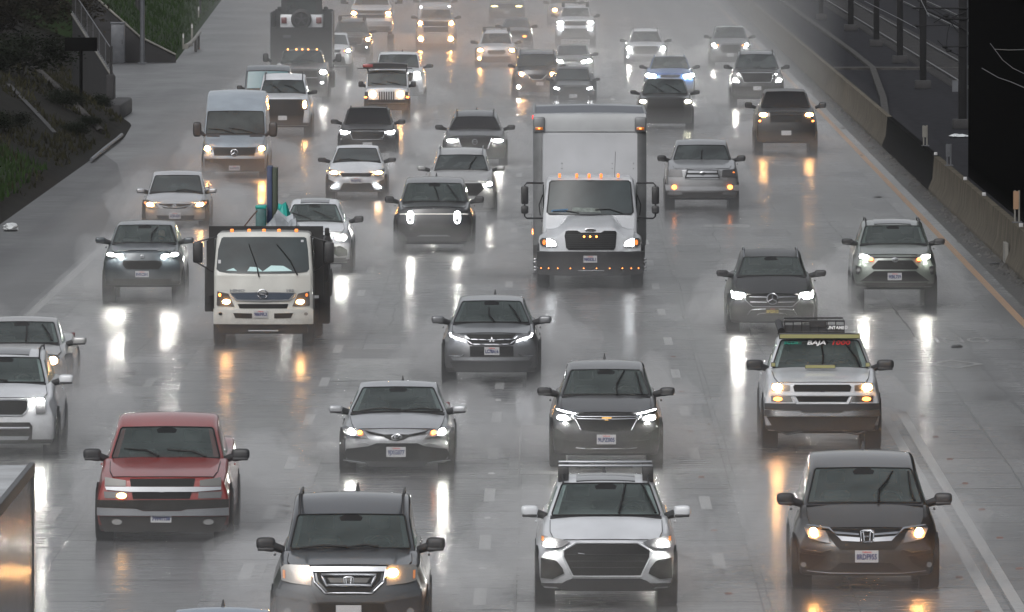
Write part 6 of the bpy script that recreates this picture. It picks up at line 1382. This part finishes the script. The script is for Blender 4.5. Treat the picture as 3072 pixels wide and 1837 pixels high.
# ---- cab-over flatbed.  picture crop coordinates: crop px = (display - 452.5)*2.604*1.23771...
def flatbed():
    s = 119.5; K2 = 2.6042 * KD; S = s * K2; Zt = FP / s; th = 9 / Zt
    dispx = lambda px: (560 + px / 2.6042) / KD
    cx = 604; gyd = H0 * s + VPY; gy = (gyd * KD - 480) * 2.6042
    root = truckframe(dispx(cx), s, 'flatbed_truck', 'white cab-over stake truck with black sideboards carrying plastic-wrapped cargo', 'truck')
    zz = lambda py, d=.05: (gy - py) / S - th * (d - .85)
    xx = lambda px: (px - cx) / S
    HW = 385 / S
    zb, zw, zr, zt = zz(1275), zz(880, .1), zz(600, .5), zz(558, .8)
    def fy(x, z):
        q = min(1, abs(x) / HW)
        k = max(0, (z - zw) / (zr - zw)); return .12 * q ** 2.5 + .42 * k + .03 * max(0, (z - .9)) + .0
    surf = lambda x, z, o: Vector((x, fy(x, z) - o, z))
    def fc(u, t, v):
        z = lerp(zb, zt, v); w = HW * (1 - .05 * max(0, (z - zw) / (zt - zw)))
        x = u * w; y0 = fy(u * HW, min(z, zr + .03)) + (.10 * max(0, (z - zr) / (zt - zr)) if z > zr else 0)
        return Vector((x, lerp(y0, 2.0, t), z - (.03 * u * u if v == 1 else 0)))
    CABW = paint('cream_white', (.52, .52, .49), 0)
    cab = fin('cab', gridbox(14, 8, 16, fc), CABW, root, 50)
    md = cab.modifiers.new('round', 'BEVEL'); md.width = .07; md.segments = 3; md.limit_method = 'ANGLE'; md.angle_limit = R(45)
    P = front_patch(root, surf)
    pp = lambda pts: [(xx(a), zz(b, .5 * max(0, min(1, (880 - b) / 280)))) for a, b in pts]
    P('windshield', pp([(262, 875), (340, 884), (604, 888), (870, 884), (945, 875), (962, 855), (950, 700), (936, 612), (920, 603), (604, 600), (290, 603), (275, 612), (250, 700), (238, 855)]), TGLASS, .014)
    P('lower_panel', pp([(238, 905), (970, 905), (975, 1020), (232, 1020)]), CABW, .004)
    P('grille', pp([(350, 1040), (850, 1040), (800, 1092), (400, 1092)]), pmat('grille_blue', (.02, .035, .06), .4), .012)
    P('grille', pp([(405, 1125), (800, 1125), (790, 1160), (420, 1160)]), DARK, .014)
    bm = bmesh.new(); add_tube(bm, [surf(x, z, .03) for x, z in pp([(345, 1040), (365, 1068), (400, 1095), (604, 1102), (805, 1095), (840, 1068), (855, 1040)])], .016, 6); fin('grille_trim', bm, SATIN, root)
    bm = bmesh.new(); add_tube(bm, [surf(x, z, .02) for x, z in pp([(345, 1040), (604, 1034), (855, 1040)])], .010, 6); fin('grille_trim', bm, SATIN, root)
    emblem('hino', root, lambda x, z, o: surf(x, z, o + .015), xx(600), zz(1047), 36 / S, CHROME)
    for fl in (0, 1):
        m = mir_pts if fl else (lambda q: q)
        p = P('headlight', m(pp([(830, 1145), (850, 1100), (875, 1045), (962, 1028), (968, 1130), (960, 1142)])), LENS, .016)
        P('lamp', m([(a, b) for a, b in ell2(xx(893), zz(1108), .075, .042)]), HALS, .03, p)
        P('turn_lens', m(ell2(xx(943), zz(1055), .024, .034)), AMB if fl else AMBS, .03, p)
        P('air_slot', m(pp([(690, 1198), (838, 1195), (820, 1235), (690, 1237)])), DARK, .03)
        P('fog_light', m(ell2(xx(937), zz(1202), .04, .032)), FOGL if not fl else DARK, .035)
    bm = gridbox(12, 2, 4, lambda u, t, v: Vector((u * (HW + .01), -.05 + .14 * abs(u) ** 3 + t * .5, lerp(zz(1282), zz(1165), v))))
    fin('bumper', bm, CABW, root, 50)
    bsf = lambda x, z, o: Vector((x, -.05 + .14 * (abs(x) / HW) ** 3 - o, z))
    for fl in (0, 1):
        m = mir_pts if fl else (lambda q: q)
        patch('air_slot', m(pp([(690, 1198), (838, 1195), (820, 1235), (690, 1237)])), bsf, DARK, root, .012); patch('fog_light', m(ell2(xx(937), zz(1202), .04, .032)), bsf, FOGL if not fl else DARK, root, .014)
    plate(root, bsf, xx(585), zz(1202), 112 / S * 1.0, 56 / S, '98699L3')
    for s_, px, z in (('HINO', 402, 1020), ('195', 812, 1020)):
        me = textmesh(s_, 22 / S * 1.3, .002, .002); o = link('lettering', me, SATIN, root); o.rotation_euler = (R(90), 0, 0); o.location = (xx(px), surf(xx(px), zz(z), .02).y, zz(z)); o.scale = (1.6, 1, 1)
    for pts in ([(572, 912), (555, 830), (490, 655)], [(872, 900), (820, 790), (708, 655)]):
        bm = bmesh.new(); add_tube(bm, [surf(x, z, .05) for x, z in pp(pts)], [.016, .012, .008], 5); fin('wiper', bm, DARK, root)
    for pts in ([(315, 865), (372, 845), (400, 868)], [(480, 870), (500, 835), (560, 838), (600, 872)], [(600, 872), (665, 825), (760, 828), (830, 868)]):
        P('dash_item', pp(pts), PAPER, .017)
    P('sticker', pp([(895, 625), (915, 625), (915, 642), (895, 642)]), WHITEP, .018); P('sticker', pp([(252, 782), (272, 782), (272, 810), (252, 810)]), WHITEP, .018)
    for px in (354, 488, 604, 722, 857): boxo('roof_marker_light', (xx(px) - .035, xx(px) + .035, .72, .82, zt - .01, zt + .05), AMBS, root, .015)
    for sg in (-1, 1):
        x1 = sg * (HW + .33); arm = tubeo('mirror', [(sg * HW * .95, .6, zz(600, .5)), (x1 + sg * .02, .35, zz(640, .5)), (x1 + sg * .02, .35, zz(800, .5)), (sg * HW, .5, zz(880, .5))], .016, BLACK, root, 6)
        boxo('mirror_head', (x1 - .10, x1 + .10, .25, .34, zz(802, .5), zz(638, .5)), BLACK, arm, .04)
        boxo('side_window', tuple(sorted((sg * (HW - .025), sg * (HW + .006)))) + (.6, 1.7, zw + .05, zr - .05), GLASS, root, .01)
    # dark undercarriage
    boxo('front_frame', (-HW * .9, HW * .9, .1, .6, zz(1360), zz(1285)), DARK, root, .02); tubeo('tie_rod', [(-.3, .05, zz(1335)), (.3, .05, zz(1335))], .02, SATIN, root)
    # stake bed
    BH = pmat('black_stake_boards', (.014, .014, .015), .6, bump=.4, bscale=5, vary=.4, vscale=3)
    x0, x1 = xx(158), xx(1056); zt2 = zz(514, 2.2)
    for nm, d in (('headboard', (x0, x1, 2.15, 2.2, .95, zt2)), ('sideboard', (x0, x0 + .05, 2.2, 7.2, .95, zt2 - .32)), ('sideboard', (x1 - .05, x1, 2.2, 7.2, .95, zt2 - .32)), ('tailboard', (x0 + .05, x1 - .05, 7.15, 7.2, .95, zt2 - .35)), ('bed_floor', (x0 + .05, x1 - .05, 2.2, 7.15, .95, 1.05))):
        boxo(nm, d, BH, root)
    for k in range(7):
        for x in (x0 - .03, x1 + .03):
            boxo('stake', (x - .025, x + .025, 2.3 + k * .78, 2.37 + k * .78,   .8, zt2 - .3), BH, root)
    boxo('underbox', (x1 - .1, x1 + .12, 2.6, 3.4, .35, 1.2), BH, root, .02); boxo('underbox', (x0 - .10, x0 + .1, 2.6, 3.4, .6, 1.5), BH, root, .02)
    boxo('chassis_rail', (-.4, .4, 1.2, 7.0, .55, .85), DARK, root)
    for y, w in ((.85, .24), (5.0, .42)):
        for sg in (-1, 1): wheel(root, sg * (HW - .1), y, .39, w); 
    boxo('hydraulic_bracket', (x1 + .03, x1 + .12, 2.2, 2.4, zt2 - .2, zt2 - .04), DSTEEL, root, .02)
    # cargo
    fx, fyy = root.location.x, root.location.y
    BL_ = pmat('navy_board', (.018, .030, .085), .5, vary=.2); 
    t = empty('upright_panel', (fx + xx(622), fyy + 4.5, 1.06), 'tall narrow navy board standing upright in the stake truck load', 'panel')
    H_ = zz(40, 4.5) - 1.06
    boxo('board', (-.075, .03, -.05, 1.0, 0, H_), BL_, t, .01); boxo('board_edge', (.035, .13, -.03, 1.0, 0, H_ - .03), pmat('green_edge', (.03, .04, .025), .6), t, .01)
    crumple('cargo_bag', (fx + xx(720), fyy + 3.6, 1.6), (.36, .5, zz(370, 3.6) - 1.75), BAGC, 'large clear plastic bag of rubbish bulging over the truck headboard', 'bag', 21, 'bags loaded on the stake truck')
    crumple('cargo_bag', (fx + xx(792), fyy + 3.4, 1.5), (.22, .4, zz(455, 3.4) - 1.62), BAGC, 'smaller clear bag slumped at the right end of the load', 'bag', 22, 'bags loaded on the stake truck')
    crumple('cargo_bag', (fx + xx(735), fyy + 4.3, 1.6), (.24, .4, zz(320, 4.3) - 1.8), BAGT, 'bright teal plastic bundle on top of the clear bags', 'bag', 23, 'bags loaded on the stake truck')
    t = empty('wrapped_crate', (fx + xx(552), fyy + 3.8, 1.06), 'teal-wrapped crate strapped left of the navy board', 'crate')
    hh = zz(352, 3.8) - 1.06
    TW = pmat('teal_wrap', (.03, .10, .10), .35, vary=.4, vscale=5)
    boxo('crate_body', (-.11, .10, 0, .6, 0, hh), TW, t, .03); boxo('teal_cover', (-.12, .11, -.02, .62, hh - .06, hh + .01), BAGT, t, .02)
    tag(tubeo('cargo_strap', [(fx + xx(438), fyy + 2.3, zt2), (fx + xx(480), fyy + 3, zt2 + .14), (fx + xx(522), fyy + 3.7, zz(392, 3.7))], .014, pmat('strap', (.10, .05, .03), .7)), 'thin brown tie-down strap slanting up to the wrapped crate', 'strap')
    crumple('tarp_rag', (fx + x1 + .12, fyy + 3.0, .9), (.05, .2, .55), pmat('grey_rag', (.10, .10, .10), .8), 'ragged grey cloth hanging off the stake truck side', 'cloth', 30)
flatbed()
# ---- trailer with an off-roader facing backwards on it
def trailer():
    s = 59.5; Z = FP / s; X = ((768 + 437 / KZ) / KD - VPX) / s
    root = empty('car_trailer', (X, Z, 0), 'black high-sided trailer carrying the white off-roader', 'trailer')
    TB = pmat('trailer_black', (.012, .012, .013), .6, vary=.3)
    W = 1.25
    zt = 3.05
    boxo('front_board', (-W, W, 0, .08, .9, 2.45), TB, root); boxo('side_board', (-W, -W + .06, .08, 6, .9, zt), TB, root); boxo('side_board', (W - .06, W, .08, 6, .9, zt), TB, root)
    boxo('rear_board', (-W + .06, W - .06, 5.94, 6, .9, zt + .05), TB, root); boxo('deck', (-W + .06, W - .06, .08, 5.94, 1.45, 1.55), TB, root)
    for sg in (-1, 1):
        boxo('corner_rail', tuple(sorted((sg * (W + .002), sg * (W + .03)))) + (-.02, .05, .8, zt), SATIN, root); boxo('fender', tuple(sorted((sg * .80, sg * (W + .05)))) + (2, 4.2, .75, .9), TB, root, .03)
        for y in (2.6, 3.6): wheel(root, sg * 1.1, y, .38)
    for px, pz in ((300, 2.05), (435, 1.6)):
        boxo('plate', (((px - 437) / (s * KZ * KD)) - .15, ((px - 437) / (s * KZ * KD)) + .15, -.02, -.002, pz - .05, pz + .08), pmat('dim_plate', (.07, .07, .08), .6), root, .005)
    r = empty('jeep', (X, Z + .5, 1.55), 'white off-roader seen from behind with spare wheel, riding on the trailer', 'car')
    jz = .55
    W2 = .87
    body = boxo('body', (-W2, W2, .1, 3.9, .80, 1.42), WHT, r, .06)
    bm = gridbox(6, 6, 4, lambda u, t, v: Vector((u * lerp(.84, .76, v), lerp(.12 + .06 * v, 2.4, t), lerp(1.42, 2.15, v))))
    fin('soft_top', bm, pmat('black_canvas', (.012, .012, .013), .7), r)
    for sg in (-1, 1):
        boxo('tail_light', tuple(sorted((sg * .60, sg * .82))) + (.03, .1, 1.05, 1.30), REDL, r, .02)
        boxo('side_window', tuple(sorted((sg * .80, sg * .83))) + (.4, 1.6, 1.5, 2.0), GLASS, r)
        for y in (.75, 3.1): wheel(r, sg * .80, y, .42)
        mirrorball(r, sg, sg * .86, 2.5, 1.6, .18, .2, BLACK, tall=True)
    sp = wheel(r, 0, -.12, .42, .24); sp.name = 'spare_wheel'; rm_ = sp.children[0]; rm_.data = rm_.data.copy(); rm_.data.materials[0] = pmat('dark_alloy', (.06, .06, .065), .3, .8); sp.rotation_euler = (0, 0, R(90)); sp.location.z = 1.22
    boxo('rear_bumper', (-.85, .85, -.02, .1, .55, .75), BLACK, r, .03); boxo('rear_window', (-.6, .6, .10, .13, 1.5, 2.0), GLASS, r); boxo('number_plate', (-.72, -.42, -.03, -.021, .56, .70), pmat('dim_plate', (.07, .07, .08), .6), r)
trailer()
# ---- aluminium trailer at the lower left corner
def semi():
    H = 4.15; ye = FP * (H0 - H) / (1122 - VPY) ; s_ = FP / ye; X = (78 - VPX) / s_
    root = empty('semi_trailer', (X - 1.3, ye, 0), 'bare aluminium freight trailer filling the lower left corner', 'trailer')
    m, n, l, b = nmat('ribbed_aluminium'); tc = n.new('ShaderNodeTexCoord'); mp = n.new('ShaderNodeMapping'); mp.inputs['Scale'].default_value = (1, 22, .25)
    t = n.new('ShaderNodeTexNoise'); t.inputs['Scale'].default_value = 2; t.inputs['Detail'].default_value = 4; l.new(tc.outputs['Object'], mp.inputs[0]); l.new(mp.outputs[0], t.inputs['Vector'])
    bp = n.new('ShaderNodeBump'); bp.inputs['Strength'].default_value = .5; bp.inputs['Distance'].default_value = .03; l.new(t.outputs['Fac'], bp.inputs['Height']); l.new(bp.outputs[0], b.inputs['Normal'])
    cr = n.new('ShaderNodeMapRange'); cr.inputs['To Min'].default_value = .05; cr.inputs['To Max'].default_value = .50; l.new(t.outputs['Fac'], cr.inputs['Value'])
    x = n.new('ShaderNodeMix'); x.data_type = 'RGBA'; x.inputs[0].default_value = 1; x.blend_type = 'MULTIPLY'; x.inputs[6].default_value = (1, 1, 1, 1); l.new(cr.outputs[0], x.inputs[7]); l.new(x.outputs[2], b.inputs['Base Color'])
    b.inputs['Metallic'].default_value = 1; b.inputs['Roughness'].default_value = .12
    boxo('side_panel', (1.27, 1.30, -14, 0, 1.1, H - .12), m, root); boxo('side_panel', (-1.30, -1.27, -14, 0, 1.1, H - .12), m, root); boxo('rear_door', (-1.27, 1.27, -.05, 0, 1.1, H - .12), m, root)
    boxo('top_rail', (1.26, 1.32, -14, .01, H - .119, H + .0), BLACK, root, .01); boxo('top_rail', (-1.32, -1.26, -14, .01, H - .119, H + .0), BLACK, root, .01)
    boxo('edge_post', (1.301, 1.318, -.14, -.0, 1.1, H - .12), SATIN, root)
    RFM = pmat('wet_roof_sheet', (.42, .43, .45), .25, .5, bump=.4, bscale=3, vary=.45, vscale=1.1)
    boxo('roof', (-1.26, 1.26, -14, 0, H - .10, H - .03), RFM, root); boxo('bottom_rail', (1.26, 1.31, -14, 0, .95, 1.099), SATIN, root); boxo('chassis', (-.5, .5, -13, -.4, .8, 1.09), DARK, root)
    for y in (-1.6, -2.9):
        for sg in (-1, 1): wheel(root, sg * 1.05, y, .5, .5)
semi()
# ---------------------------------------------------------------- air
def vol(name, dims, dens, col=(.9, .905, .92), g=.6, kind='stuff', label=None):
    m = bpy.data.materials.new(name); m.use_nodes = True; n = m.node_tree.nodes; l = m.node_tree.links
    n.remove(n['Principled BSDF']); v = n.new('ShaderNodeVolumePrincipled')
    v.inputs['Color'].default_value = (*col, 1); v.inputs['Density'].default_value = dens; v.inputs['Anisotropy'].default_value = g
    l.new(v.outputs[0], n['Material Output'].inputs['Volume'])
    o = boxo(name, dims, m); return tag(o, label, None, None, kind)
vol('haze', (-400, 400, -30, 1500, -1.0, 16), .00007, label='thin rainy haze over the whole freeway')
vol('tyre_spray', (-12.5, 10.2, 95, 1400, .006, .75), .016, label='low tyre spray hanging over the wet lanes')
vol('tyre_spray', (-11.8, 10.1, 100, 1300, .007, 2.4), .0021, label='finer spray hanging to roof height over the wet lanes')
vol('tyre_spray', (-13.5, 10.7, 430, 1200, .008, 4.2), .0045, label='thick drifting spray over the far lanes')
SPM = None
SPRAY += [(X_, Y_, h_, l_) for X_, Y_, h_, l_ in ((.1 - .0, FP / 106 - .85, 1.22, 9.5), ((560 + 604 / 2.6042) / KD and ((560 + 604 / 2.6042) / KD - VPX) / 119.5, FP / 119.5 - .85, 1.15, 6.5))]
rnd = random.Random(77)
def spraymat(d):
    m = bpy.data.materials.new('spray_plume'); m.use_nodes = True; n = m.node_tree.nodes
    n.remove(n['Principled BSDF']); v = n.new('ShaderNodeVolumePrincipled'); v.inputs['Color'].default_value = (.9, .905, .92, 1); v.inputs['Density'].default_value = d
    m.node_tree.links.new(v.outputs[0], n['Material Output'].inputs['Volume']); return m
from mathutils import noise as MN
SPM = spraymat(.080); SM = []
for q in range(6):
    bm = bmesh.new(); bmesh.ops.create_icosphere(bm, subdivisions=4, radius=1)
    for v in bm.verts:
        k = 1 + .42 * MN.noise(v.co * 1.6 + Vector((q * 7.1, 0, 3))) + .22 * MN.noise(v.co * 4.2 + Vector((0, q * 5.3, 1)))
        v.co = Vector((v.co.x * k, v.co.y * k, max(v.co.z * k, -.15)))
    m_ = bpy.data.meshes.new('tyre_spray'); bm.to_mesh(m_); bm.free(); m_.materials.append(SPM); SM.append(m_)
for k, (x, y, h, L) in enumerate(SPRAY):
    for sg in (-1, 1):
        o = bpy.data.objects.new('tyre_spray', SM[rnd.randrange(6)]); C.objects.link(o)
        o.scale = (rnd.uniform(.9, 1.3), rnd.uniform(4.6, 6.0), rnd.uniform(.75, 1.15)); o.location = (x + sg * (h - .1) + rnd.uniform(-.1, .1), y + L * .9 + 2.6 + rnd.uniform(0, 1.0), .16)
        tag(o, None, None, None, 'stuff')
        o2 = o.copy(); o2.data = SM[rnd.randrange(6)]; C.objects.link(o2); o2.scale = (o.scale[0] * .62, o.scale[1] * .7, o.scale[2] * .62); o2.location.y = y + L * .9 + .4; tag(o2, None, None, None, 'stuff')
